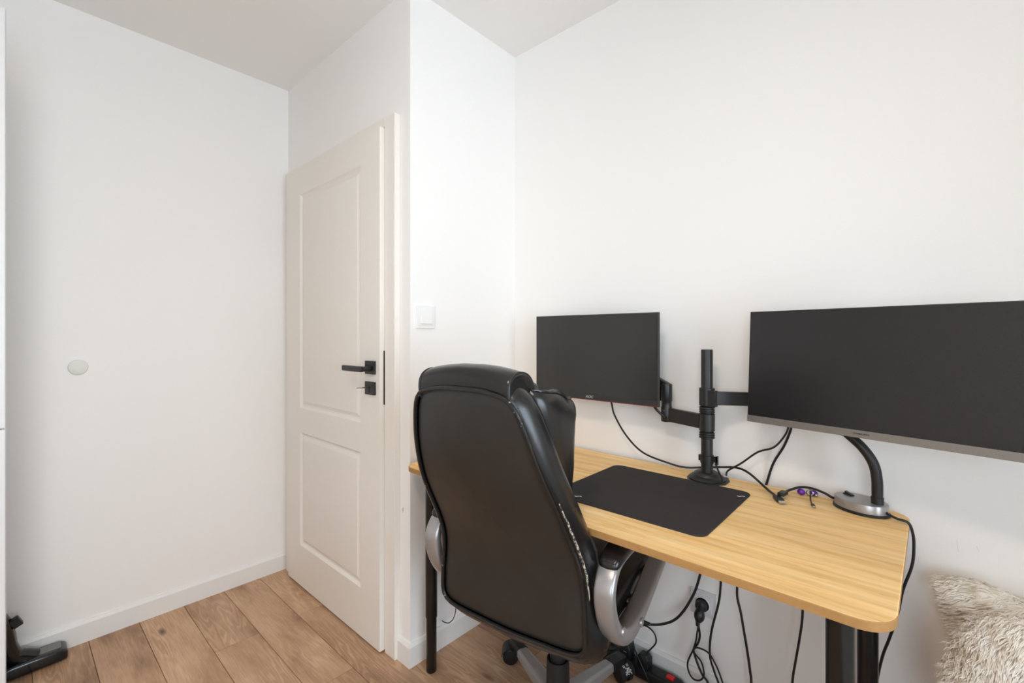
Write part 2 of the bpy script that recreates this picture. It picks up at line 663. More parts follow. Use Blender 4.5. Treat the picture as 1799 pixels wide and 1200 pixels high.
def sash_window(name, label, lo, hi):
    """two-sash white window set 10 cm deep in its opening (outside the frame: the room's daylight)"""
    (x0, y0, z0), (x1, y1, z1) = lo, hi
    side = x1 - x0 == 0
    t = structure(thing(name, label, 'window', (x0 if side else (x0 + x1) / 2, (y0 + y1) / 2 if side else y0, z0)))
    a0, a1 = (y0, y1) if side else (x0, x1)
    am, f = (a0 + a1) / 2, .05

    def bx(g, p0, p1, d0, d1, q0, q1):
        return g.box((x0 + .1 + d0, p0, q0), (x0 + .1 + d1, p1, q1)) if side else g.box((p0, y0 - .1 - d1, q0), (p1, y0 - .1 - d0, q1))
    g = G()
    bx(g, a0, a1, 0, .06, z0, z0 + f)
    bx(g, a0, a1, 0, .06, z1 - f, z1)
    for p, q in ((a0, a0 + f), (am - f / 2, am + f / 2), (a1 - f, a1)):
        bx(g, p, q, 0, .06, z0 + f, z1 - f)
    g.obj('window_frame', M['trim'], t, bevel=.004)
    for p, q in ((a0 + f, am - f / 2), (am + f / 2, a1 - f)):
        bx(G(), p, q, .02, .026, z0 + f, z1 - f).obj('pane', M['glass'], t, smooth=False)


sash_window('window_1', 'white two-sash window in the right wall', *WIN_R)
sash_window('window_2', 'white two-sash window in the rear wall', *WIN_B)


# baseboards: 8.5 cm with a chamfered top
def baseboard(name, path, inward_sign=1):
    """path: list of (x, y) wall-line points; profile sticks out to the left of travel"""
    P = [Vector((x, y)) for x, y in path]
    prof = [(0, 0), (.013, 0), (.013, .074), (.006, .085), (0, .085)]
    rings = []
    for i, p in enumerate(P):
        ns = []
        for a, b in ((i - 1, i), (i, i + 1)):
            if a >= 0 and b < len(P):
                d = (P[b] - P[a]).normalized()
                ns.append(Vector((-d.y, d.x)))
        n = ns[0] if len(ns) == 1 else (ns[0] + ns[1]) / (1 + ns[0].dot(ns[1]))
        rings.append([(p.x + n.x * o, p.y + n.y * o, z) for o, z in prof])
    return structure(G().rings(rings).obj(name, M['trim'], smooth=False))


DX0, DX1, DZ1 = -2.407, -1.557, 2.043         # door leaf
CX0, CX1, CZ1 = -2.490, -1.485, 2.082          # casing outline
baseboard('baseboard_left', [(XL, YD - .0005), (XL, YR)])
baseboard('baseboard_return', [(XB, YB), (XB, YD), (CX1, YD)])
baseboard('baseboard_back', [(X_RIGHT, YB), (XB + .013, YB)])

# ------------------------------------------------------------------ the door
door = structure(thing('door_1', 'white two-panel interior door with black lever handle', 'door', ((DX0 + DX1) / 2, YD, 0)))
YF, YC = 0.966, 0.986                          # leaf front, casing front
# casing with inner opening
g = G()
ix0, ix1, iz1 = DX0 - .003, DX1 + .003, DZ1 + .003
g.box((CX0, YC, 0), (ix0, YD, CZ1)).box((ix1, YC, 0), (CX1, YD, CZ1)).box((ix0, YC, iz1), (ix1, YD, CZ1))
g.obj('door_casing', M['door'], door, bevel=.003)


def leaf_mesh(x0, x1, z0, z1, yf, yb, panels):
    """flat leaf whose front has moulded panels"""
    xs = sorted({x0, x1} | {p[0] for p in panels} | {p[1] for p in panels})
    zs = sorted({z0, z1} | {p[2] for p in panels} | {p[3] for p in panels})
    g = G()
    for i in range(len(xs) - 1):
        for j in range(len(zs) - 1):
            a, b, c, d = xs[i], xs[i + 1], zs[j], zs[j + 1]
            if any(p[0] <= a and b <= p[1] and p[2] <= c and d <= p[3] for p in panels):
                continue
            g.add([(a, yf, c), (b, yf, c), (b, yf, d), (a, yf, d)], [(0, 1, 2, 3)])
    g.add([(x0, yf, z0), (x1, yf, z0), (x1, yf, z1), (x0, yf, z1), (x0, yb, z0), (x1, yb, z0), (x1, yb, z1), (x0, yb, z1)],
          [(0, 4, 5, 1), (1, 5, 6, 2), (2, 6, 7, 3), (3, 7, 4, 0), (7, 6, 5, 4)])
    for p in panels:
        rs = []
        for ins, dep in ((0, 0), (.003, .003), (.010, .0095), (.017, .0105), (.034, .003), (.038, .0025)):
            rs.append([(p[0] + ins, yf + dep, p[2] + ins), (p[1] - ins, yf + dep, p[2] + ins), (p[1] - ins, yf + dep, p[3] - ins), (p[0] + ins, yf + dep, p[3] - ins)])
        vs = [q for r in rs for q in r]
        fs = []
        for i in range(len(rs) - 1):
            for k in range(4):
                fs.append((i * 4 + k, i * 4 + (k + 1) % 4, i * 4 + 4 + (k + 1) % 4, i * 4 + 4 + k))
        fs.append(tuple(len(vs) - 4 + k for k in range(4)))
        g.add(vs, fs)
    return g


leaf_g = leaf_mesh(DX0, DX1, 0.010, DZ1, YF, YD - .001, [(-2.268, -1.698, .880, 1.926), (-2.268, -1.698, .208, .760)])
leaf = leaf_g.obj('door_leaf', M['door'], door, smooth=True, angle=12)
# lever handle on a square rose, square key rose with a key
g = G().box((-1.649, YF - .010, 1.082), (-1.583, YF, 1.134))
rose = g.obj('handle_rose', M['black_metal'], door, bevel=.0012)
g = G()
g.cyl((-1.606, YF - .009, 1.104), (-1.606, YF - .048, 1.104), .010, n=20)
hl = G()
hl.box((-1.742, YF - .060, 1.093), (-1.596, YF - .044, 1.115))
g.add(hl.v, hl.f)
g.obj('door_handle', M['black_metal'], door, bevel=.004, seg=3)
g = G().box((-1.649, YF - .010, 1.001), (-1.583, YF, 1.052))
g.obj('key_rose', M['black_metal'], door, bevel=.0012)
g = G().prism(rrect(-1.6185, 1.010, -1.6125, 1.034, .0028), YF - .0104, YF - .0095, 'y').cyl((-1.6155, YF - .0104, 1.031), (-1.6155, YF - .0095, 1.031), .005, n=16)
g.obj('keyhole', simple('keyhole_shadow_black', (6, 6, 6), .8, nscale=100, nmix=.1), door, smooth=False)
g = G().cyl((-1.6155, YF - .008, 1.031), (-1.6155, YF - .040, 1.031), .0026, n=12)
bow = []
for k in range(20):
    a = 2 * pi * k / 20
    bow.append((-1.6155 + .004 * cos(a) - .013 * (1 + cos(a)) * .5 * 0 , 0, 0))
g.add(*(lambda q: (q.v, q.f))(G().lathe([(.0035, -.001), (.013, -.001), (.013, .001), (.0035, .001), (.0035, -.001)], (-1.6155, YF - .050, 1.031), 20, 'z')))
key = g.obj('key', M['key'], door)
key.rotation_euler = (0, 0, 0)
# lock face plate in the rebate, two hinges on the left
G().box((DX1 - .0002, YC - .003, .965), (DX1 + .0016, YD - .004, 1.175)).obj('lock_plate', M['black_metal'], door, smooth=False)
for z in (.30, 1.75):
    G().cyl((DX0 - .005, YC - .006, z - .045), (DX0 - .005, YC - .006, z + .045), .0055, n=14).obj('hinge', M['chrome'], door)

# scuff mark on the plaster beside the casing
gs = G()
gs.prism([(-1.472, .575), (-1.466, .581), (-1.459, .579), (-1.461, .570), (-1.467, .560), (-1.471, .565)], YD - .0006, YD + .001, 'y')
gs.obj('scuff_mark', M['scuff'], wall_alc, smooth=False)
for a, b in (((.0660, .7210), (.0690, .6920)), ((.1010, .7150), (.1055, .7030))):
    G().tube(catmull([(a[0], YB - .0001, a[1]), ((a[0] + b[0]) / 2 - .0008, YB - .0001, (a[1] + b[1]) / 2), (b[0], YB - .0001, b[1])], 4), .00035, 5).obj('scuff_mark', M['scuff'], wall_bk, smooth=False)

# ------------------------------------------------------------------ light switch and door bumper
sw = thing('light_switch', 'square white rocker light switch on the wall beside the door', 'switch', (XB, 1.077, 1.26))
G().box((XB, 1.034, 1.262), (XB + .009, 1.120, 1.348)).obj('frame', M['white_plastic'], sw, bevel=.002)
g = G()
a, b, c, d = 1.052, 1.1025, 1.279, 1.331
g.add([(XB + .009, a, c), (XB + .009, b, c), (XB + .009, b, d), (XB + .009, a, d), (XB + .0165, a, c), (XB + .0165, b, c), (XB + .0115, b, d), (XB + .0115, a, d)],
      [(3, 2, 1, 0), (4, 5, 6, 7), (0, 1, 5, 4), (1, 2, 6, 5), (2, 3, 7, 6), (3, 0, 4, 7)])
g.obj('rocker', M['white_plastic'], sw, bevel=.0012)

bp = thing('door_bumper', 'small round off-white bumper pad stuck on the left wall', 'bumper', (XL, .194, 1.107))
G().lathe([(.0305, 0), (.0305, .004), (.0285, .008), (.022, .0105), (.006, .0115), (.0005, .0115)], (XL, .194, 1.107), 32, 'x').obj('pad', M['bumper'], bp)
G().lathe([(.006, .0112), (.006, .0128), (.0005, .0128)], (XL, .194, 1.102), 14, 'x').obj('screw_cap', M['bumper'], bp)

# ------------------------------------------------------------------ cabinet at the left frame edge
cb = thing('tall_cabinet', 'tall plain white cabinet cut off by the left picture edge', 'cabinet', (-2.19, -.65, 0))
cx0, cx1, cy0, cy1 = -2.36, -2.02, -1.30, .001
g = G().box((cx0, cy1 - .018, 0), (cx1, cy1, 2.2)).obj('side_panel', M['cabinet'], cb, bevel=.001)
g = G().box((cx0, cy0, 0), (cx1, cy0 + .018, 2.2)).obj('side_panel', M['cabinet'], cb, bevel=.001)
g = G().box((cx0, cy0 + .018, 2.182), (cx1, cy1 - .018, 2.2)).box((cx0, cy0 + .018, .06), (cx1, cy1 - .018, .078)).box((cx0, cy0 + .018, .078), (cx0 + .006, cy1 - .018, 2.182)).box((cx1 - .05, cy0 + .018, 0), (cx1 - .034, cy1 - .018, .06))
g.obj('body', M['cabinet'], cb, smooth=False)
ymid = (cy0 + cy1) / 2
for a, b in ((cy0 + .002, ymid - .0015), (ymid + .0015, cy1 - .002)):
    for c, d in ((.070, .958), (.962, 2.196)):
        G().box((cx1 + .001, a, c), (cx1 + .019, b, d)).obj('door', M['cabinet'], cb, bevel=.0015)

# ------------------------------------------------------------------ vacuum cleaner floor tool
vc = thing('vacuum_floor_tool', 'glossy black vacuum cleaner head on the floor against the left baseboard', 'vacuum cleaner', (-2.45, .05, 0))
# flat head lying along the wall
sec = []
for y, w0, w1, h in ((-.078, -2.496, -2.418, .026), (-.066, -2.500, -2.408, .044), (.02, -2.500, -2.408, .052), (.10, -2.500, -2.412, .050), (.150, -2.500, -2.415, .047), (.162, -2.497, -2.420, .036)):
    r = rrect(w0, .002, w1, h, .012, 4)
    sec.append([(x, y, z) for x, z in r])
G().rings(sec).obj('head', M['gloss_plastic'], vc, sub=1)
g = G().prism(rrect(-2.482, .045, -2.432, .142, .008), .0445, .0508)
g.obj('window_insert', M['grey_insert'], vc, bevel=.0015)
G().tube(catmull([(-2.455, .070, .036), (-2.453, .050, .050), (-2.449, .020, .072), (-2.443, .005, .112), (-2.438, -.001, .160), (-2.434, -.007, .200), (-2.431, -.026, .245), (-2.430, -.050, .300)], 6), .025, 18, rf=lambda t: .030 - .007 * t).obj('neck', M['gloss_plastic'], vc)
m = Matrix.Translation((-2.428, .024, .200)) @ Matrix.Rotation(radians(26), 4, 'X')
G().box((-.012, -.012, -.017), (.012, .014, .017), m).obj('release_clip', M['black_plastic'], vc, bevel=.003)
G().cyl((-2.430, -.050, .300), (-2.425, -.19, .95), .0165, n=18).obj('tube', M['gloss_plastic'], vc)

# ------------------------------------------------------------------ desk
TT, TB = .770, .752
desk = thing('desk', 'light bamboo desk with rounded corners on round black legs', 'desk', (-.70, 1.25, 0))
top_poly = [Vector((x, y)) for x, y in rrect(-1.384, .932, -.030, 1.573, .055, 10)]
ta = radians(-.8)
tc = Vector((-.03, .932))
top_poly = [tc + Matrix.Rotation(ta, 2) @ (p - tc) for p in top_poly]
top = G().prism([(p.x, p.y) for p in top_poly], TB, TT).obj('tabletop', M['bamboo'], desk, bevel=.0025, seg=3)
top.data.materials.append(M['bamboo_side_shade'])
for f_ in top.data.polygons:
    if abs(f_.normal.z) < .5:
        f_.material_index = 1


def desk_leg(x, y):
    g = G().lathe([(.0215, .20), (.0215, TB - .004)], (x, y, 0), 28)
    g.lathe([(.0285, TB - .005), (.0285, TB - .0002)], (x, y, 0), 28)
    leg = g.obj('leg', M['leg_black'], desk, bevel=.001)
    G().lathe([(.0175, .001), (.0190, .004), (.0190, .200)], (x, y, 0), 28).obj('extension_tube', M['leg_black'], leg)
    return leg


desk_leg(-1.342, 1.048)
desk_leg(-.106, .976)
desk_leg(-.099, 1.42)
desk_leg(-1.342, 1.50)

# ------------------------------------------------------------------ desk mat
dm = thing('desk_mat', 'black cloth desk mat with rounded corners lying on the bamboo desktop', 'mouse pad', (-.585, 1.26, TT))
poly = rrect(-.812, 1.062, -.368, 1.462, .028, 8)
G().prism(poly, TT + .0003, TT + .0033).obj('pad', M['mat'], dm, bevel=.0008)
for x, y in ((-.386, 1.410), (-.733, 1.098)):
    g = G()
    g2 = G().tube(catmull([(x - .008, y - .004, 0), (x - .003, y - .007, 0), (x + .001, y - .001, 0), (x + .006, y + .004, 0), (x + .010, y + .001, 0)], 4), .0019, 6)
    g.add([(a, b, TT + .0033 + c * .25) for a, b, c in g2.v], g2.f)
    g.obj('logo_mark', M['print_white'], dm)

# ------------------------------------------------------------------ left monitor
ml = thing('left_monitor', 'smaller black monitor near the room corner with thin red lower edge', 'monitor', (-.93, 1.50, .99))
mx0, mx1, mz0, mz1, my = -1.195, -.663, .9905, 1.3135, 1.480
G().box((mx0, my, mz0), (mx1, my + .012, mz1)).obj('housing', M['bezel_dark'], ml, bevel=.0015)
G().box((mx0 + .0045, my - .0012, mz0 + .0215), (mx1 - .0075, my + .0002, mz1 - .0045)).obj('screen', M['screen_left'], ml, smooth=False)
g = G()
sec = [[(x, y, z) for x, z in rrect(-.93 - w, 1.152 - h, -.93 + w, 1.152 + h, .03, 5)] for y, w, h in ((my + .012, .225, .120), (my + .030, .205, .105), (my + .040, .17, .085))]
g.rings(sec).obj('rear_shell', M['black_plastic'], ml)
G().box((mx0 + .004, my - .0014, mz0 - .0004), (mx1 - .003, my + .010, mz0 + .0019)).obj('red_strip', M['red'], ml, smooth=False)
text_mesh('logo', 'AOC', .0135, M['print_grey'], ml, Matrix.Translation((-.936, my - .0006, mz0 + .0115)) @ Matrix.Rotation(radians(90), 4, 'X'), shear=.2, xscale=1.15)

# ------------------------------------------------------------------ right monitor (turned and tipped a little)
mr = thing('right_monitor', 'larger monitor with silver lower edge on the right, tipped slightly back', 'monitor', (-.105, 1.40, .985))
yaw, pit = radians(-12.4), radians(3.2)
RM = Matrix.Translation((-.3775, 1.444, .985)) @ Matrix.Rotation(yaw, 4, 'Z') @ Matrix.Rotation(-pit, 4, 'X')
RW, RH = .556, .3185


def rm(g):
    return G().add([RM @ Vector(v) for v in g.v], g.f)


rm(G().box((0, .0, .018), (RW, .012, RH))).obj('housing', M['black_plastic'], mr, bevel=.0012)
rm(G().box((.0025, -.0010, .0185), (RW - .0025, .0004, RH - .0035))).obj('screen', M['screen'], mr, smooth=False)
rm(G().box((0, -.0022, 0), (RW, .012, .0185))).obj('lower_bezel', M['bezel_silver'], mr, bevel=.0012)
rm(G().rings([[(x, y, z) for x, z in rrect(.278 - w, .165 - h, .278 + w, .165 + h, .03, 5)] for y, w, h in ((.012, .24, .125), (.030, .21, .105), (.040, .17, .085))])).obj('rear_shell', M['black_plastic'], mr)
text_mesh('logo', 'SAMSUNG', .0056, M['print_dark'], mr, RM @ Matrix.Translation((.276, -.0023, .0098)) @ Matrix.Rotation(radians(90), 4, 'X'), xscale=1.25)

# ------------------------------------------------------------------ monitor stand
PX, PY = -.5105, 1.500
ms = thing('monitor_stand', 'black double monitor arm on a round foot, centre of the desk back', 'monitor arm', (PX, PY, TT))
g = G().lathe([(.056, 0), (.0565, .004), (.050, .010), (.042, .0125), (.039, .019), (.028, .025), (.0195, .028)], (PX - .004, PY + .012, TT + .0025), 40)
g.obj('foot', M['black_metal'], ms)
g = G().prism([(PX - .062, PY + .03), (PX - .062, PY - .005), (PX - .045, PY - .044), (PX + .026, PY - .052), (PX + .060, PY - .012), (PX + .060, PY + .03), (PX + .045, PY + .065), (PX - .045, PY + .065)], TT + .0003, TT + .0035)
g.obj('foot_plate', M['black_metal'], ms, bevel=.0008)
# pole with a grooved upper tube
prof = []
for k in range(24):
    a = 2 * pi * k / 24
    r = .0178 - (.0016 if k % 6 == 0 else 0)
    prof.append((PX + r * cos(a + .3), PY + r * sin(a + .3)))
g = G().prism(prof, 1.06, 1.189)
pole_top = g
pole = G().lathe([(.0178, TT + .028), (.0178, 1.062)], (PX, PY, 0), 28)
pole.add(g.v, g.f)
pole = pole.obj('pole', M['black_metal'], ms, bevel=.0006)
# threaded collars and clamp sleeves
for z0 in (.905, .986):
    g = G()
    pr_ = [(.0185, z0)]
    for i in range(3):
        z = z0 + .001 + i * .007
        pr_ += [(.0205, z), (.0235, z + .0015), (.0235, z + .0045), (.0205, z + .006)]
    pr_.append((.0185, z0 + .0235))
    g.lathe(pr_, (PX, PY, 0), 28).obj('collar', M['black_metal'], ms)
G().lathe([(.0185, .929), (.0232, .930), (.0235, .984), (.0185, .985)], (PX, PY, 0), 28).obj('sleeve', M['black_metal'], ms)
g = G().lathe([(.0185, 1.010), (.0232, 1.0105), (.0235, 1.066), (.0185, 1.067)], (PX, PY, 0), 28)
g.box((PX + .012, PY - .026, 1.010), (PX + .034, PY - .002, 1.060))
g.obj('sleeve', M['black_metal'], ms, bevel=.001)
# left arm: bar to an elbow, then the tilting upper arm to the monitor plate
EX, EY = -.660, 1.538
al = G().beam((PX - .02, PY + .004, .9575), (EX, EY, .9605), .020, .046).obj('lower_arm', M['black_metal'], ms, bevel=.0025)
G().prism([(PX - .025, .945), (PX - .012, .918), (PX - .010, .945)], PY - .004, PY + .012, 'y').obj('gusset', M['black_metal'], al, smooth=False)
g = G().lathe([(.0175, .936), (.0185, .938), (.0185, .985), (.0170, .988), (.0170, 1.005), (.0190, 1.008), (.0190, 1.062), (.0175, 1.066)], (EX, EY, 0), 24)
g.obj('elbow', M['black_metal'], ms)
ua = G().beam((EX + .004, EY + .012, 1.050), (-.80, 1.560, 1.118), .022, .030).obj('upper_arm', M['black_metal'], ms, bevel=.003)
g = G().box((-.722, EY - .004, 1.005), (-.672, EY + .006, 1.058))
g.obj('elbow_bracket', M['black_metal'], ms, bevel=.0015)
for z in (1.046, 1.018):
    G().cyl((-.684, EY - .006, z), (-.684, EY - .003, z), .0028, n=10).obj('screw', M['chrome'], ms)
G().cyl((EX + .0, EY - .020, .975), (EX + .0, EY - .0155, .975), .003, n=10).obj('screw', M['chrome'], ms)
G().box((-.98, my + .041, 1.10), (-.88, my + .048, 1.20)).box((-.945, my + .047, 1.12), (-.79, 1.572, 1.16)).obj('mounting_plate', M['black_metal'], ms, bevel=.001)
# right arm
bl = G().beam((PX + .012, PY - .013, 1.0365), (-.385, 1.552, 1.0365), .018, .042).obj('lower_arm', M['black_metal'], ms, bevel=.002)
G().lathe([(.019, 1.012), (.019, 1.062)], (-.372, 1.556, 0), 22).obj('elbow', M['black_metal'], ms, bevel=.001)
G().beam((-.362, 1.556, 1.075), (-.15, 1.515, 1.12), .020, .034).obj('upper_arm', M['black_metal'], ms, bevel=.002)
cvm = RM @ Vector((.278, .046, .165))
G().box((-.05, -.0055, -.05), (.05, .002, .05), Matrix.Translation(cvm) @ Matrix.Rotation(yaw, 4, 'Z') @ Matrix.Rotation(-pit, 4, 'X')).beam((-.155, 1.512, 1.122), cvm + Vector((-.004, .012, 0)), .03, .05).obj('mounting_plate', M['black_metal'], ms, bevel=.001)
# cable clip low on the pole and its strap
g = G().lathe([(.0180, .826), (.0202, .827), (.0205, .852), (.0180, .853)], (PX, PY, 0), 26)
g.obj('clip_ring', M['black_plastic'], ms)
cl = G().box((PX + .019, PY - .010, .834), (PX + .034, PY - .006, .853)).box((PX + .030, PY - .010, .826), (PX + .034, PY + .004, .853)).obj('cable_clip', M['black_plastic'], ms)
G().box((PX - .0245, PY - .006, .832), (PX - .0195, PY + .006, .850)).obj('cable_clip', M['black_plastic'], ms)
G().tube(catmull([(PX + .028, PY - .008, .832), (PX + .040, PY - .016, .812), (PX + .052, PY - .020, .790), (PX + .052, PY - .022, .7765)], 5), .0028, 6).obj('strap', M['black_plastic'], ms)
G().tube(catmull([(-.690, 1.500, .992), (-.685, 1.515, .975), (-.668, 1.522, .958), (-.655, 1.52, .950)], 5), .0045, 8).obj('arm_cable', M['cable'], ms)

# ------------------------------------------------------------------ gooseneck lamp
LX, LY, LP = -.120, 1.520, radians(-25)
lp = thing('gooseneck_lamp', 'gooseneck desk lamp with oval silver base at the desk corner', 'lamp', (LX, LY, TT))


def oval(a, b, z, n=48):
    return [(LX + a * cos(t) * cos(LP) - b * sin(t) * sin(LP), LY + a * cos(t) * sin(LP) + b * sin(t) * cos(LP), z) for t in (2 * pi * k / n for k in range(n))]


G().rings([oval(.0625, .0480, TT + .0004), oval(.0650, .0505, TT + .001), oval(.0650, .0505, TT + .0055), oval(.063, .0485, TT + .007)]).obj('rubber_rim', M['black_plastic'], lp)
G().rings([oval(.0610, .0465, TT + .006), oval(.0610, .0465, TT + .026), oval(.0600, .0455, TT + .0285), oval(.0575, .043, TT + .0295)]).obj('base', M['silver_plastic'], lp)
m = Matrix.Translation((-.148, 1.537, TT + .030)) @ Matrix.Rotation(LP - .15, 4, 'Z')
bz = G().box((-.012, -.006, -.001), (.012, .006, .0022), m).obj('switch', M['black_plastic'], lp, bevel=.0008)
m2 = m @ Matrix.Rotation(radians(14), 4, 'Y')
G().box((-.010, -.0042, .000), (.010, .0042, .0062), m2).obj('switch_rocker', M['gloss_plastic'], bz, bevel=.0008)
neck_pts = catmull([(-.085, 1.506, TT + .029), (-.085, 1.505, .830), (-.0855, 1.503, .860), (-.090, 1.501, .893), (-.100, 1.500, .918), (-.116, 1.501, .941), (-.133, 1.504, .958), (-.149, 1.508, .972), (-.166, 1.513, .986)], 26)
g = G()
g.tube(neck_pts, .0118, 16, rf=lambda t: .0118)
# ridges of the flexible tube
for i in range(len(g.v)):
    pass
rings_n = 16
vv = []
for i, p in enumerate(neck_pts):
    rr = 1.06 if i % 2 else 0.955
    for k in range(rings_n):
        q = Vector(g.v[i * rings_n + k])
        vv.append(tuple(p + (q - p) * rr))
g.v = vv
g.obj('gooseneck', M['black_plastic'], lp, angle=180)
G().lathe([(.0135, TT + .0295), (.0138, TT + .046), (.0120, TT + .047)], (-.085, 1.506, 0), 24).obj('neck_socket', M['black_plastic'], lp)
d = Vector((-.017, .005, .014)).normalized()
p0 = Vector((-.150, 1.508, .973))
g = G().tube([p0, p0 + d * .010, p0 + d * .030, p0 + d * .060], .015, 22, rf=lambda t: .0135 + .010 * t)
g.obj('lamp_head', M['black_plastic'], lp)
pl_ = G().ball((-.0695, 1.4955, TT + .0135), .0062, 12).obj('cord_socket', M['black_plastic'], lp)

# ------------------------------------------------------------------ cables on the desk


def cable(name, pts, r, label, cat='cable', n=8, parts=None, group=None):
    t = thing(name, label, cat, tuple(pts[-1]), group=group)
    G().tube(catmull(pts, 8), r, n).obj('cord', M['cable'], t)
    return t


def usb_plug(t, p, d, L=.026, w=.0135, h=.0075, tip=.013, mat='black_plastic', tmat='chrome'):
    d = Vector(d).normalized()
    p = Vector(p)
    b = G().beam(p, p + d * L, w, h).obj('plug', M[mat], t, bevel=.0018)
    G().beam(p + d * (L - .0005), p + d * (L + tip), w * .8, h * .55).obj('plug_tip', M[tmat], b, bevel=.0004)


t = cable('display_cable', [(-.876, 1.530, .995), (-.875, 1.540, .972), (-.863, 1.54, .932), (-.815, 1.54, .863), (-.748, 1.54, .811), (-.653, 1.545, .789), (-.600, 1.553, .7835), (-.545, 1.572, .790), (-.487, 1.566, .803), (-.436, 1.556, .813), (-.395, 1.535, .808), (-.340, 1.505, .7805), (-.305, 1.458, .7785)], .0034,
          'long black cable sagging from the smaller monitor past the stand to a plug')
usb_plug(t, (-.306, 1.460, .7775), (.022, -.038, -.0008), .034, .019, .0095, .012)
cable('power_cable', [(-.467, 1.548, .783), (-.462, 1.552, .800), (-.424, 1.556, .830), (-.377, 1.556, .873), (-.331, 1.554, .897), (-.300, 1.552, .942), (-.285, 1.535, .985), (-.255, 1.508, 1.03)], .0029,
      'thin black cable rising from the stand foot to the larger monitor')
cable('signal_cable', [(-.275, 1.500, 1.035), (-.283, 1.540, .985), (-.289, 1.560, .955), (-.309, 1.572, .900), (-.340, 1.585, .840), (-.360, 1.5945, .775), (-.378, 1.590, .70), (-.408, 1.545, .585), (-.422, 1.505, .456), (-.409, 1.50, .382), (-.393, 1.50, .285), (-.384, 1.50, .221), (-.381, 1.50, .188), (-.38, 1.50, .08), (-.37, 1.495, .0045)], .0036,
      'black cable dropping from the larger monitor behind the desk to the floor')
t = cable('usb_cable', [(-.176, 1.5745, .7755), (-.187, 1.560, .7765), (-.205, 1.562, .784), (-.235, 1.563, .7905), (-.262, 1.553, .791), (-.282, 1.525, .7865), (-.292, 1.494, .7845)], .0034,
          'short black arched cable with a plug beside the purple trinket')
usb_plug(t, (-.2915, 1.496, .7845), (-.006, -.045, .0004), .034, .0175, .0095, .006, tmat='black_metal')
t = cable('charging_cable', [(-.2385, 1.549, .782), (-.236, 1.535, .781), (-.231, 1.505, .7755), (-.2245, 1.478, .7740), (-.221, 1.468, .7738)], .0020,
          'very short thin black charging lead in front of the purple trinket')
usb_plug(t, (-.2215, 1.470, .7740), (.010, -.026, 0), .016, .0085, .0055, .006)

tr = thing('purple_trinket', 'small shiny purple trinket with silver ring near the desk back', 'trinket', (-.245, 1.553, TT))
G().ball((-.2605, 1.5475, TT + .0092), .0088, 16, (1.25, 1, 1)).obj('bead', M['purple'], tr)
G().ball((-.2325, 1.5630, TT + .0082), .0078, 16, (1.4, 1, 1)).obj('bead', M['purple'], tr)
G().tube([(-.2405 + .008 * cos(a), 1.5535 + .002 * sin(a), TT + .0095 + .008 * sin(a)) for a in (2 * pi * k / 18 for k in range(18))], .0016, 6, True).obj('ring', M['chrome'], tr)
G().ball((-.2250, 1.5555, TT + .005), .0048, 12).obj('charm', M['chrome'], tr)

cable('lamp_cord', [(-.0672, 1.4930, TT + .0135), (-.058, 1.486, .7815), (-.044, 1.480, .7785), (-.0245, 1.478, .7752), (-.0165, 1.478, .754), (-.0140, 1.480, .722), (-.0175, 1.480, .672), (-.0345, 1.480, .605), (-.0450, 1.485, .537), (-.0605, 1.490, .470), (-.075, 1.500, .410), (-.088, 1.51, .32), (-.100, 1.53, .15), (-.120, 1.55, .02), (-.17, 1.555, .0045)], .0032,
      'black lamp cord hanging over the right desk edge', 'cord')

# ------------------------------------------------------------------ under the desk
cable('desk_cable', [(-.500, 1.520, .7512), (-.505, 1.515, .60), (-.535, 1.508, .456), (-.559, 1.505, .377), (-.606, 1.500, .292), (-.666, 1.500, .244), (-.75, 1.495, .212), (-.84, 1.50, .16), (-.90, 1.52, .05), (-.90, 1.53, .0055)], .0042,
      'thick black cable curving left under the desk towards the chair')
cable('desk_cable', [(-.470, 1.548, .7512), (-.474, 1.545, .60), (-.481, 1.540, .435), (-.488, 1.540, .368), (-.510, 1.540, .267), (-.515, 1.540, .190), (-.501, 1.540, .142), (-.488, 1.540, .111), (-.46, 1.535, .04), (-.44, 1.53, .0045)], .0036,
      'black cable hanging straight down just right of the wall socket')
cable('desk_cable', [(-.245, 1.505, .7512), (-.246, 1.502, .60), (-.249, 1.50, .453), (-.256, 1.50, .381), (-.267, 1.50, .303), (-.274, 1.50, .243), (-.28, 1.50, .10), (-.29, 1.495, .0040)], .0032,
      'black cable hanging nearest to the right desk legs')
cable('loose_wire', [(-1.382, 1.205, .751), (-1.383, 1.204, .50), (-1.381, 1.202, .30), (-1.380, 1.200, .171), (-1.380, 1.198, .135), (-1.380, 1.185, .111), (-1.380, 1.163, .106), (-1.380, 1.140, .120), (-1.380, 1.131, .129)], .0018,
      'thin black hooked wire hanging behind the left desk leg', 'wire')

SX, SZ = -.5545, .319
so = thing('wall_socket', 'white wall socket low on the wall under the desk', 'socket', (SX, YB, SZ - .043))
G().box((SX - .0425, YB - .009, SZ - .0425), (SX + .0425, YB, SZ + .0425)).obj('frame', M['socket_plastic'], so, bevel=.002)
s_ = G().box((SX - .030, YB - .0125, SZ - .030), (SX + .030, YB - .0085, SZ + .030)).obj('socket_insert', M['socket_plastic'], so, bevel=.0015)
G().lathe([(.0225, -.0170), (.0245, -.0160), (.0245, -.0120), (.0195, -.0122), (.0190, -.0160), (.0225, -.0170)], (SX, YB, SZ), 28, 'y').obj('socket_rim', M['socket_plastic'], s_)

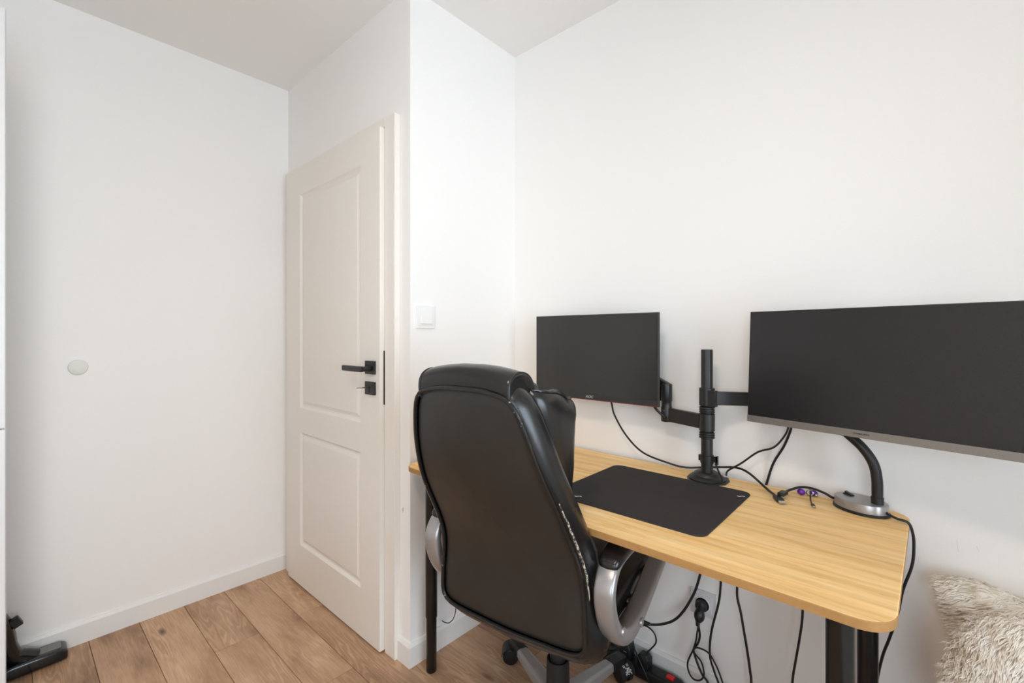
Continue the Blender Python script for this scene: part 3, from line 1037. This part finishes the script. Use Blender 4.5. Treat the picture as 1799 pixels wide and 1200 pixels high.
pp = thing('power_plug', 'black angled plug in the wall socket with looped cords hanging below', 'plug', (SX, YB - .04, SZ))
G().lathe([(.0190, -.0165), (.0190, -.030), (.0170, -.036), (.0100, -.040)], (SX, YB, SZ), 24, 'y').obj('plug_body', M['black_plastic'], pp)
G().tube(catmull([(SX + .001, YB - .034, SZ + .004), (SX + .002, YB - .046, SZ - .012), (SX + .001, YB - .050, SZ - .030), (SX - .004, YB - .046, SZ - .046), (SX - .006, YB - .042, SZ - .060)], 5), .012, 14, rf=lambda q: .0100 + .0085 * sin(pi * min(1, q * 1.25)) ** 2 - .0035 * q).obj('plug_grip', M['black_plastic'], pp)
G().lathe([(.0065, -.060), (.0058, -.036)], (SX - .006, YB - .042, SZ), 12).obj('strain_relief', M['black_plastic'], pp)
YQ = YB - .042
for pts, r in (([(-.558, YQ, .258), (-.561, YQ - .004, .235), (-.566, YQ, .205), (-.575, YQ, .171), (-.594, YQ, .118), (-.590, YQ, .086), (-.573, YQ, .070), (-.550, YQ, .080), (-.540, YQ, .106), (-.549, YQ, .141), (-.570, YQ - .008, .168), (-.561, YQ - .008, .187), (-.526, YQ - .004, .185), (-.502, YQ - .004, .158), (-.484, YQ - .004, .120), (-.460, YQ - .01, .06), (-.43, YQ - .02, .0042)], .0028),
               ([(-.558, YQ, .258), (-.555, YQ + .004, .225), (-.561, YQ + .004, .196), (-.576, YQ + .006, .167), (-.568, YQ + .006, .136), (-.549, YQ + .006, .097), (-.529, YQ + .004, .079), (-.51, YQ, .03), (-.49, YQ, .0042)], .0036)):
    G().tube(catmull(pts, 8), r, 8).obj('cord', M['cable'], pp)

# power strip lying along the baseboard
ps = thing('power_strip', 'black power strip with a red switch lying along the baseboard', 'power strip', (-.80, 1.545, 0))
pa = (-.618, 1.546)
sec = []
for x, w, h in ((-1.05, .022, .036), (-1.04, .0265, .043), (-.65, .0265, .043), (-.618, .025, .041), (-.602, .018, .032)):
    sec.append([(x, pa[1] + a, b) for a, b in rrect(-w, .001, w, h, .010, 4)])
G().rings(sec).obj('body', M['black_plastic'], ps)
G().box((-.662, pa[1] - .011, .041), (-.637, pa[1] + .011, .0475)).obj('switch', M['red_switch'], ps, bevel=.001)
for x in (-.745, -.815, -.885, -.955):
    s = G().lathe([(.0205, .0425), (.0205, .0455), (.0180, .0455), (.0175, .0428)], (x, pa[1], 0), 24).obj('outlet', M['black_plastic'], ps)
for i, (x, h) in enumerate(((-.745, .040), (-.815, .048))):
    t = thing('adapter_plug', ('black adapter plug in the power strip, nearest its red switch', 'black adapter plug in the power strip, second from its red switch')[i], 'plug', (x, pa[1], .042))
    sec = [[(x + a, pa[1] + b, z) for a, b in rrect(-w, -d_, w, d_, .006, 4)] for z, w, d_ in ((.0456, .022, .019), (.0456 + h * .7, .022, .019), (.0456 + h, .013, .014))]
    G().rings(sec).obj('plug_body', M['black_plastic'], t, bevel=.001)
    if i == 1:
        text_mesh('print', 'ABB'[0:0] + '\u2022\u2022\u2022', .012, M['print_grey'], t, Matrix.Translation((x + .002, pa[1] - .0192, .068)) @ Matrix.Rotation(radians(90), 4, 'X'))
    zt = .0456 + h
    if i == 0:
        y_ = pa[1] + .010
        pts = [(x, pa[1], zt - .003), (x + .020, y_, .105), (x + .035, y_ + .008, .132), (x + .026, y_ + .010, .160), (x - .004, y_ + .010, .172), (x - .036, y_ + .004, .160), (x - .048, y_ - .006, .130), (x - .036, y_ - .022, .098), (x - .008, y_ - .036, .070), (x + .03, y_ - .050, .030), (x + .07, y_ - .085, .006), (x + .12, y_ - .18, .0035), (x + .15, y_ - .30, .0035)]
    else:
        pts = [(x, pa[1], zt - .003), (x + .012, pa[1], zt + .014), (x + .022, pa[1] + .006, zt + .045), (x + .004, pa[1] + .010, zt + .078), (x - .028, pa[1] + .008, zt + .094), (x - .075, pa[1] + .000, zt + .09), (x - .12, pa[1] - .02, .10), (x - .15, pa[1] - .05, .02), (x - .18, pa[1] - .06, .005)]
    G().tube(catmull(pts, 7), (.0028, .0042)[i], 8).obj('cord', M['cable'], t)

# ------------------------------------------------------------------ office chair (local: x right, y forward, z up)
ch = thing('office_chair', 'worn black leather executive chair with silver loop arms at the desk', 'chair', (-.845, 1.154, 0), radians(8), local=True)
ZP = [.40, .43, .5, .6, .65, .7, .75, .8, .85, .9, .95, 1.0, 1.05, 1.1, 1.2]
YP = [-.272, -.276, -.280, -.279, -.278, -.294, -.321, -.350, -.380, -.404, -.426, -.441, -.454, -.468, -.49]
_zq = np.linspace(.38, 1.2, 83)
_yq = np.interp(_zq, ZP, YP)
_yq = np.convolve(np.pad(_yq, 4, 'edge'), np.ones(9) / 9, 'valid')


def yp(z):
    return float(np.interp(z, _zq, _yq))


half = [(0, .463), (.10, .467), (.17, .471), (.205, .480), (.2215, .500), (.2225, .55), (.220, .60), (.216, .65), (.212, .70), (.208, .75), (.204, .80), (.199, .85), (.190, .90), (.179, .95), (.168, 1.0), (.154, 1.05), (.141, 1.080), (.125, 1.096), (.10, 1.104), (.055, 1.110), (0, 1.111)]
out2 = [Vector((x, z)) for x, z in half] + [Vector((-x, z)) for x, z in half[-2:0:-1]]
# resample the outline evenly
o3 = catmull([(p.x, 0, p.y) for p in out2], 8, True)
acc = [0.0]
for a, b in zip(o3, o3[1:] + o3[:1]):
    acc.append(acc[-1] + (b - a).length)
NO = 120
OUT = []
for i in range(NO):
    s = acc[-1] * i / NO
    j = next(k for k in range(len(acc) - 1) if acc[k + 1] > s)
    f = (s - acc[j]) / (acc[j + 1] - acc[j])
    p = o3[j].lerp(o3[(j + 1) % len(o3)], f)
    OUT.append(Vector((p.x, p.z)))
NRM = []
for i in range(NO):
    d = OUT[(i + 1) % NO] - OUT[i - 1]
    NRM.append(Vector((d.y, -d.x)).normalized())


def back_ring(grow, t, shrink=1.0, dome=0.0):
    r = []
    c = Vector((0, .80))
    for p, n in zip(OUT, NRM):
        low = max(0.0, (.56 - p.y) / .10)
        gr = grow * (1 + .9 * min(1, low)) if grow > 0 else grow
        q = c + (p - c) * shrink + n * gr
        r.append((q.x, yp(q.y) + t - dome * (1 - shrink ** 2), q.y))
    return r


# rear leather panel: slightly domed to the back
rs = [back_ring(-.004, .004)] + [back_ring(-.004, .001, s, .020) for s in (.97, .93, .86, .76, .64, .50, .35, .2, .06)]
g = G().rings(rs, cap=False)
g.f.append(tuple(range((len(rs) - 1) * NO, len(rs) * NO)))
g.obj('back_panel', M['leather'], ch, angle=80)
# piping around it and a second worn seam along the right side
ring = back_ring(.001, -.002)
G().tube([Vector(p) for p in ring], .0052, 8, True).obj('piping', M['piping'], ch)
# side bolster
rs = [back_ring(0.0, .002), back_ring(.006, .004), back_ring(.014, .014), back_ring(.023, .028), back_ring(.027, .044), back_ring(.024, .060), back_ring(.010, .071), back_ring(-.012, .074)]
rs += [back_ring(-.012, .075, s) for s in (.8, .5, .2, .05)]
g = G().rings(rs, cap=False)
g.f.append(tuple(range((len(rs) - 1) * NO, len(rs) * NO)))
g.obj('backrest', M['leather_smooth'], ch, angle=80)
seam = [Vector((p[0], p[1], p[2])) for p in back_ring(.0095, .0085)]
sel = [q for q in seam if q.x > .12 and .60 < q.z < 1.02]
sel.sort(key=lambda q: q.z)


def mat_worn():
    m = N('cracked_leather_seam')
    f = m.noise(m.coords(), 130, 4, .7)
    m.l(m.ramp(f, [(.46, lin((40, 37, 35))), (.56, lin((205, 192, 172)))]), m.b.inputs['Base Color'])
    m.b.inputs['Roughness'].default_value = .6
    m.bump(f, .6, .003)
    return m.m


M['worn'] = mat_worn()
lo = [q for q in sel if q.z < .88]
G().tube([q + Vector((.0015 * noise.noise(q * 60), .002 * noise.noise(q * 50 + Vector((3, 1, 2))), 0)) for q in lo], .0034, 7, rf=lambda t: .0010 + .0021 * sin(pi * min(1, max(0, t))) ** .6).obj('worn_seam', M['worn'], ch)
# padded roll over the top: tall flat back, rounded crown, seamed flat ends
prof = catmull([(0, -.450, 1.086), (0, -.462, 1.102), (0, -.467, 1.124), (0, -.463, 1.147), (0, -.447, 1.162), (0, -.420, 1.168), (0, -.388, 1.161), (0, -.366, 1.141), (0, -.360, 1.112), (0, -.372, 1.086), (0, -.41, 1.080), (0, -.445, 1.084)], 4, True)
RC = Vector((0, -.42, 1.122))


def roll_ring(x, k):
    dz = -.016 * abs(x / .134) ** 2.2
    w = .0012 * noise.noise(Vector((x * 30, 1, 1)))
    return [(x, RC.y + (p.y - RC.y) * (k + w), RC.z + (p.z - RC.z) * (k + w) + dz) for p in prof]


RWH = .134
sec = [roll_ring(x * RWH, k) for x, k in ((-1, .02), (-1, .5), (-1, .86), (-.993, .94), (-.972, .985), (-.93, 1.0), (-.76, 1.005), (-.48, 1.0), (-.2, 1.0), (.2, 1.0), (.48, 1.0), (.76, 1.005), (.93, 1.0), (.972, .985), (.993, .94), (1, .86), (1, .5), (1, .02))]
G().rings(sec).obj('head_roll', M['leather_smooth'], ch, angle=80)
for sx in (-1, 1):
    G().tube([Vector(p) for p in roll_ring(sx * RWH * .979, .985)], .0024, 6, True).obj('roll_piping', M['seam_thread'], ch)


# puffy cushions on the front of the backrest
def puff(W, z0, z1, y_off, T, name, wr=0.0, top_in=1.0, nu=22, nv=22):
    g = G()
    vs, fs = [], []

    def pt(u, v, side):
        e = max(0.0, 1 - abs(u) ** 4) ** .45 * max(0.0, 1 - abs(v) ** 4) ** .45
        taper = 1 + (top_in - 1) * (v + 1) / 2
        x = W * u * taper * (1 - .03 * abs(v) ** 3)
        z = (z0 + z1) / 2 + (z1 - z0) / 2 * v * (1 - .05 * abs(u) ** 3)
        y = yp(z) + y_off + (T * e if side else -.01 * e)
        if wr:
            w = noise.noise(Vector((x * 26, z * 9, 4.2))) * wr * (1.2 - e) + noise.noise(Vector((x * 9, z * 11, 1.0))) * wr * .7
            y += w * (1 if side else 0)
            if v > .5:
                z += wr * .7 * noise.noise(Vector((x * 40, y * 20, 7)))
        return (x, y, z)
    for side in (1, 0):
        b = len(vs)
        for j in range(nv + 1):
            for i in range(nu + 1):
                vs.append(pt(-1 + 2 * i / nu, -1 + 2 * j / nv, side))
        for j in range(nv):
            for i in range(nu):
                a = b + j * (nu + 1) + i
                fs.append((a, a + 1, a + nu + 2, a + nu + 1))
    g.add(vs, fs)
    o = g.obj(name, M['leather_smooth'], ch, sub=1)
    bm = bmesh.new()
    bm.from_mesh(o.data)
    bmesh.ops.remove_doubles(bm, verts=bm.verts, dist=.0012)
    bmesh.ops.recalc_face_normals(bm, faces=bm.faces)
    bm.to_mesh(o.data)
    bm.free()
    return o


def pad_ring(W, z0, z1, y0f, T, v, wr, front=None, na=44, grow=1.0):
    """one horizontal ring of a thick pad that follows the backrest: superellipse section, wrinkled near its seams"""
    s = max((1 - abs(v) ** (5.0 if v > 0 else 6)) ** .40 if abs(v) < 1 else 0, .05)
    z = (z0 + z1) / 2 + (z1 - z0) / 2 * v
    if front:
        T = front(z) - yp(z) - y0f
    r = []
    for k in range(na):
        a = 2 * pi * k / na
        ca, sa = cos(a), sin(a)
        x = W * (abs(ca) ** .42) * (1 if ca > 0 else -1) * (.70 + .30 * s) * grow
        t = .5 + .5 * (abs(sa) ** .55) * (1 if sa > 0 else -1)
        yy = yp(z) + y0f + T * (.5 + (t - .5) * (.50 + .50 * s) * grow)
        w = wr * (noise.noise(Vector((x * 24, yy * 24, z * 10))) + .8 * noise.noise(Vector((x * 60, yy * 60, z * 18)))) * (1 + 2.2 * abs(v) ** 4)
        drop = .34 * (yy - yp(z) - y0f) * max(0.0, v) ** 1.5 if front else 0.0
        r.append((x * (1 + w * 1.5), yy + w, z + w * 1.1 * abs(v) ** 3 - drop))
    return r


def box_cushion(name, W, z0, z1, y0f, T, mat, wr=.004, front=None):
    vs = [-1 + 2 * j / 30 for j in range(31)]
    vs = [v for v in vs if v < .85] + [.86, .90, .93, .955, .975, .99, 1.0]
    return G().rings([pad_ring(W, z0, z1, y0f, T, v, wr, front) for v in vs]).obj(name, mat, ch, sub=1)


def up_front(z):
    return float(np.interp(z, [.80, .877, .956, 1.064, 1.13], [-.236, -.229, -.208, -.182, -.182]))


up = box_cushion('upper_cushion', .182, .800, 1.137, .066, .165, M['leather_smooth'], .0060, up_front)
sp = pad_ring(.182, .800, 1.137, .066, .165, .91, .0060, up_front, 44, 1.004)
G().tube(catmull([Vector(p) + Vector((0, 0, .0016 * noise.noise(Vector(p) * 90))) for p in sp], 3, True), .0028, 6, True).obj('cushion_piping', M['piping'], up)
box_cushion('lumbar_cushion', .205, .500, .745, .066, .085, M['leather_smooth'], .003)

# seat
rings = []
for j in range(9):
    v = -1 + 2 * j / 8
    s = (1 - abs(v) ** 4) ** .4 if abs(v) < 1 else .55
    z = .485 + .062 * v
    rings.append([(a * (.86 + .14 * s), .035 + (b - .035) * (.88 + .12 * s), z + .012 * max(0, v) * (1 - (a / .26) ** 2)) for a, b in rrect(-.238, -.215, .238, .285, .07, 6)])
seat = G().rings(rings).obj('seat', M['leather_smooth'], ch, sub=1)
G().tube(catmull([(a, b, .497) for a, b in rrect(-.2375, -.2145, .2375, .2845, .07, 6)], 2, True), .0035, 6, True).obj('seat_piping', M['seam_thread'], seat)
G().box((-.11, -.11, .385), (.11, .14, .428)).obj('tilt_mechanism', M['black_plastic'], ch, bevel=.008)
G().tube([(.09, .05, .405), (.20, .06, .40), (.27, .06, .395)], .005, 8).obj('height_lever', M['black_plastic'], ch)

# loop armrests
loop = [(-.272, .655), (-.272, .610), (-.246, .552), (-.200, .508), (-.140, .486), (-.070, .492), (.010, .515), (.100, .543), (.180, .572), (.232, .610), (.240, .648), (.212, .678), (.150, .690), (.04, .692), (-.08, .696), (-.18, .700), (-.240, .692)]
thick = [.013, .014, .017, .021, .021, .017, .0145, .0135, .0135, .0135, .013, .012, .011, .011, .011, .011, .012]
cl_ = catmull([(0, a, b) for a, b in loop], 6, True)
th_ = [th.x for th in catmull([(t, 0, 0) for t in thick], 6, True)]
for sx in (1, -1):
    x0, x1 = .244, .294
    rings = []
    nL = len(cl_)
    for i in range(nL):
        d = (cl_[(i + 1) % nL] - cl_[i - 1]).normalized()
        n = Vector((0, -d.z, d.y))
        w = th_[i]
        mid, hw = (x0 + x1) / 2, (x1 - x0) / 2
        rr = []
        for k in range(16):
            a = 2 * pi * k / 16
            ca, sa = cos(a), sin(a)
            px_ = mid + hw * (abs(ca) ** .45) * (1 if ca > 0 else -1)
            q = cl_[i] + n * (w * (abs(sa) ** .6) * (1 if sa > 0 else -1))
            rr.append((sx * px_, q.y, q.z))
        rings.append(rr)
    arm = G().rings(rings, closed=True).obj('armrest', M['silver_plastic'], ch, angle=70)
    # leather pad over the top
    pr2 = []
    for y, zt, hw2, dn in ((-.262, .700, .020, .016), (-.250, .718, .027, .030), (-.20, .729, .031, .030), (-.10, .728, .032, .028), (.05, .724, .032, .026), (.15, .719, .031, .024), (.20, .711, .026, .02), (.213, .700, .018, .012)):
        pr2.append([(sx * (.2695 + a), y, b) for a, b in rrect(-hw2, zt - dn, hw2, zt, min(hw2, dn) * .45, 4)])
    G().rings(pr2).obj('arm_pad', M['leather_smooth'], arm, sub=1)
    for y, z in ((-.225, .536), (-.093, .489)):
        G().lathe([(.0115, 0), (.0115, .002), (.0095, .0045), (.001, .0055)], (sx * .2935, y, z), 16, 'x').obj('screw_cap', M['silver_plastic'], arm) if sx > 0 else \
            G().lathe([(.0115, 0), (.0115, -.002), (.0095, -.0045), (.001, -.0055)], (sx * .2935, y, z), 16, 'x').obj('screw_cap', M['silver_plastic'], arm)
    for q0, q1 in (((sx * .252, -.02, .500), (sx * .20, .0, .440)), ((sx * .252, .12, .535), (sx * .21, .12, .45))):
        G().beam(q0, q1, .055, .02).obj('arm_bracket', M['silver_plastic'], arm, bevel=.004)

# gas column, hub, five legs with end caps and casters
G().lathe([(.0255, .205), (.0255, .39)], (0, 0, 0), 26).obj('gas_column', M['black_plastic'], ch)
g = G().lathe([(.034, .070), (.0375, .11), (.0350, .222), (.0345, .2265), (.0310, .2265), (.0285, .215), (.0262, .212)], (0, 0, 0), 36)
g.obj('column_cover', M['black_plastic'], ch)
G().lathe([(.028, .062), (.047, .064), (.050, .085), (.048, .104), (.037, .108)], (0, 0, 0), 32).obj('hub', M['silver_leg'], ch)
LEGM = {}


def leg_sections(specs):
    rings = []
    for r, w, zt, zb in specs:
        rings.append([(r, a, b) for a, b in ((-w, zb), (w, zb), (w * .98, zt - .006), (w * .62, zt), (-w * .62, zt), (-w * .98, zt - .006))])
    return G().rings(rings)


first = None
angs = [75.7 + 72 * k for k in range(5)]
for idx, a in enumerate(angs):
    if first is None:
        leg = leg_sections([(.040, .027, .112, .070), (.14, .0255, .105, .068), (.25, .0215, .094, .064), (.325, .019, .086, .062)]).obj('base_leg', M['silver_leg'], ch, bevel=.002)
        cap = leg_sections([(.262, .0225, .0955, .060), (.30, .0220, .0925, .058), (.335, .0205, .086, .056), (.350, .014, .078, .058), (.353, .006, .070, .060)]).obj('end_cap', M['black_plastic'], leg, bevel=.002)
        # zigzag lip of the cap
        # twin-wheel caster turned a little
        g = G()
        for sy in (-1, 1):
            w = G().lathe([(.004, .0), (.023, .001), (.0285, .005), (.0285, .019), (.024, .023), (.003, .024)], (0, 0, 0), 26, 'y')
            g.add([(x + .016, sy * (y + .0035), z + .0287) for x, y, z in w.v], w.f)
        CR, CZ = .0335, .0300
        arc = [radians(8 + 172 * k / 13) for k in range(14)]
        hood = [(.016 + CR * cos(t), CZ + CR * sin(t)) for t in arc]
        inner = [(.016 + (CR - .0022) * cos(t), CZ + (CR - .0022) * sin(t)) for t in arc[::-1]]
        h = G().prism(hood + inner, -.0295, .0295, 'y')
        g.add(h.v, h.f)
        cas = g.obj('caster', M['black_plastic'], leg)
        cas.location = (.330, 0, 0)
        # printed strokes on the camera-side slope of the caster hood
        S = [((-.011, 74), (-.011, 58)), ((-.006, 74), (-.006, 58)), ((.005, 76), (.005, 62)), ((.010, 76), (.010, 62)),
             ((-.008, 54), (.010, 44)), ((-.006, 40), (.010, 54)), ((.001, 56), (.000, 34)), ((-.012, 38), (.006, 30)),
             ((-.009, 26), (-.003, 42)), ((.004, 40), (.013, 24)), ((.008, 42), (.014, 36)), ((-.006, 28), (.002, 20)), ((.010, 30), (.013, 18)), ((-.012, 30), (-.010, 20))]
        pr = G()
        for (w0, t0), (w1, t1) in S:
            d_ = Vector((w1 - w0, radians(t1 - t0) * CR)).normalized() * .0011
            q = []
            for r_ in (CR + .0001, CR + .0007):
                for w_, t_, sg in ((w0, t0, 1), (w0, t0, -1), (w1, t1, -1), (w1, t1, 1)):
                    ww, tt = w_ - d_.y * sg, radians(t_) + d_.x * sg / CR
                    q.append((.016 + r_ * cos(tt), ww, CZ + r_ * sin(tt)))
            pr.add(q, [(0, 1, 2, 3), (7, 6, 5, 4), (0, 4, 5, 1), (1, 5, 6, 2), (2, 6, 7, 3), (3, 7, 4, 0)])
        prt = pr.obj('caster_print', M['print_white'], leg, smooth=False)
        prt.location = (.330, 0, 0)
        prt['kind'] = 'stuff'
        cas.rotation_euler = prt.rotation_euler = (0, 0, radians(-104))
        first = (leg, cap, cas, prt)
        leg.rotation_euler = (0, 0, radians(a))
    else:
        l2 = first[0].copy()
        COL.objects.link(l2)
        l2.parent = ch
        l2.rotation_euler = (0, 0, radians(a))
        for c_ in first[1:3]:
            c2 = c_.copy()
            COL.objects.link(c2)
            c2.parent = l2
            if c_ is cas:
                c2.rotation_euler = (0, 0, radians((0, 64, 150, 20, 205)[idx]))

# ------------------------------------------------------------------ low bed just below the frame and the fur cushions on it
bd = thing('low_bed', 'low bed with pale cover under the two fur cushions', 'bed', (.7, .6, 0))
G().box((.13, -.42, .06), (1.26, 1.575, .17)).obj('bed_frame', M['trim'], bd, bevel=.01)
for x, y in ((.18, -.36), (.18, 1.51), (1.2, -.36), (1.2, 1.51)):
    G().lathe([(.02, 0), (.026, .06)], (x, y, 0), 16).obj('leg', M['trim'], bd)
G().box((.12, -.425, .17), (1.265, 1.578, .345)).obj('mattress', M['bed_cover'], bd, bevel=.035, seg=4)


def fur_cushion(name, label, outline, yc, T, seed, flow, nstr, sag=0.0):
    rnd = np.random.RandomState(seed)
    o = catmull([(x, 0, z) for x, z in outline], 6, True)
    n = len(o)
    c = sum((Vector(p) for p in o), Vector()) / n
    t = thing(name, label, 'cushion', (c.x, yc, min(p.z for p in o)))
    rings = []
    S = [1.0, .985, .95, .89, .80, .68, .54, .38, .2, .05]
    for side in (-1, 1):
        rr = []
        for s in (S if side == -1 else S[1:]):
            y = side * T / 2 * max(0.0, 1 - s ** 3.2) ** .55
            r = []
            for p in o:
                q = c + (p - c) * s
                w = .012 * noise.noise(Vector((q.x * 9, side, q.z * 9 + seed)))
                # soft vertical fold lines
                r.append((q.x, yc + y + w * (1 - s ** 4) + sag * (q.z - c.z), q.z))
            rr.append(r)
        rings.append(rr)
    allr = rings[0][::-1] + rings[1]
    g = G().rings(allr)
    body = g.obj('cover', M['fur'], t)
    me = body.data
    # fur locks: thin tapered blades leaning along the nap
    me.calc_loop_triangles()
    off = ORG[t]
    tri = np.array([[me.vertices[i].co for i in lt.vertices] for lt in me.loop_triangles], dtype=float)
    nr = np.cross(tri[:, 1] - tri[:, 0], tri[:, 2] - tri[:, 0])
    ar = np.linalg.norm(nr, axis=1) / 2
    nr = nr / np.maximum(ar[:, None] * 2, 1e-12)
    keep = nr[:, 1] < .55                       # the side towards the room
    pr_ = np.where(keep, ar, 0)
    idx = rnd.choice(len(tri), nstr, p=pr_ / pr_.sum())
    u, v = rnd.rand(nstr, 1), rnd.rand(nstr, 1)
    fl_ = (u + v > 1)
    u, v = np.where(fl_, 1 - u, u), np.where(fl_, 1 - v, v)
    T_ = tri[idx]
    P = T_[:, 0] + (T_[:, 1] - T_[:, 0]) * u + (T_[:, 2] - T_[:, 0]) * v
    NN = nr[idx]
    # lock centres
    nc = nstr // 9
    cen = P[rnd.choice(nstr, nc, replace=False)]
    best = np.zeros(nstr, int)
    for a in range(0, nstr, 2000):
        dd = ((P[a:a + 2000, None, :] - cen[None]) ** 2).sum(2)
        best[a:a + 2000] = dd.argmin(1)
    cdir = np.array(flow)[None] + rnd.randn(nc, 3) * .20
    # the nap drifts in patches
    sw = np.array([[noise.noise(Vector(q) * 7 + Vector((seed, 0, 0))), noise.noise(Vector(q) * 7 + Vector((0, seed, 5))), noise.noise(Vector(q) * 7 + Vector((9, 2, seed)))] for q in cen])
    cdir = cdir + sw * .6
    D = NN * .34 + cdir[best]
    D /= np.linalg.norm(D, axis=1)[:, None]
    L = (.015 + .009 * rnd.rand(nstr, 1))
    tipc = cen[best] + D * L * 1.15 + NN * .006
    tip = P + D * L
    tip = tip + (tipc - tip) * .55
    midp = P + NN * .007 + (tip - P) * .5
    side = np.cross(D, NN + rnd.randn(nstr, 3) * .3)
    side /= np.maximum(np.linalg.norm(side, axis=1)[:, None], 1e-9)
    w = .00048 + .00035 * rnd.rand(nstr, 1)
    V = np.stack([P - side * w, P + side * w, midp + side * w * .8, midp - side * w * .8, tip], 1).reshape(-1, 3)
    b = np.arange(nstr) * 5
    loops = np.stack([b, b + 1, b + 2, b + 3, b + 3, b + 2, b + 4], 1).reshape(-1)
    starts = np.stack([np.arange(nstr) * 7, np.arange(nstr) * 7 + 4], 1).reshape(-1)
    fm = bpy.data.meshes.new('fur')
    fm.vertices.add(len(V))
    fm.vertices.foreach_set('co', V.astype(np.float32).reshape(-1))
    fm.loops.add(len(loops))
    fm.loops.foreach_set('vertex_index', loops.astype(np.int32))
    fm.polygons.add(len(starts))
    fm.polygons.foreach_set('loop_start', starts.astype(np.int32))
    fm.polygons.foreach_set('use_smooth', [True] * len(starts))
    fm.update(calc_edges=True)
    fm.validate()
    fm.materials.append(M['fur'])
    fo = bpy.data.objects.new('fur', fm)
    COL.objects.link(fo)
    fo.parent = t
    fo['kind'] = 'stuff'
    return t


fur_cushion('fur_cushion', 'cream faux fur cushion behind, its pointed corner against the wall',
            [(.036, .640), (.062, .650), (.095, .656), (.14, .648), (.20, .632), (.30, .61), (.41, .59), (.44, .50), (.43, .40), (.33, .372), (.2, .368), (.11, .374), (.078, .43), (.066, .50), (.060, .546), (.046, .600)],
            1.520, .105, 3, (-.55, -.25, -.55), 30000)
fur_cushion('fur_cushion', 'cream faux fur cushion in front, overlapping the other one',
            [(.098, .640), (.070, .600), (.052, .552), (.044, .500), (.046, .450), (.056, .395), (.10, .368), (.25, .362), (.42, .368), (.46, .45), (.455, .56), (.41, .635), (.30, .664), (.18, .662), (.13, .656)],
            1.372, .112, 8, (-.35, -.25, -.75), 36000)
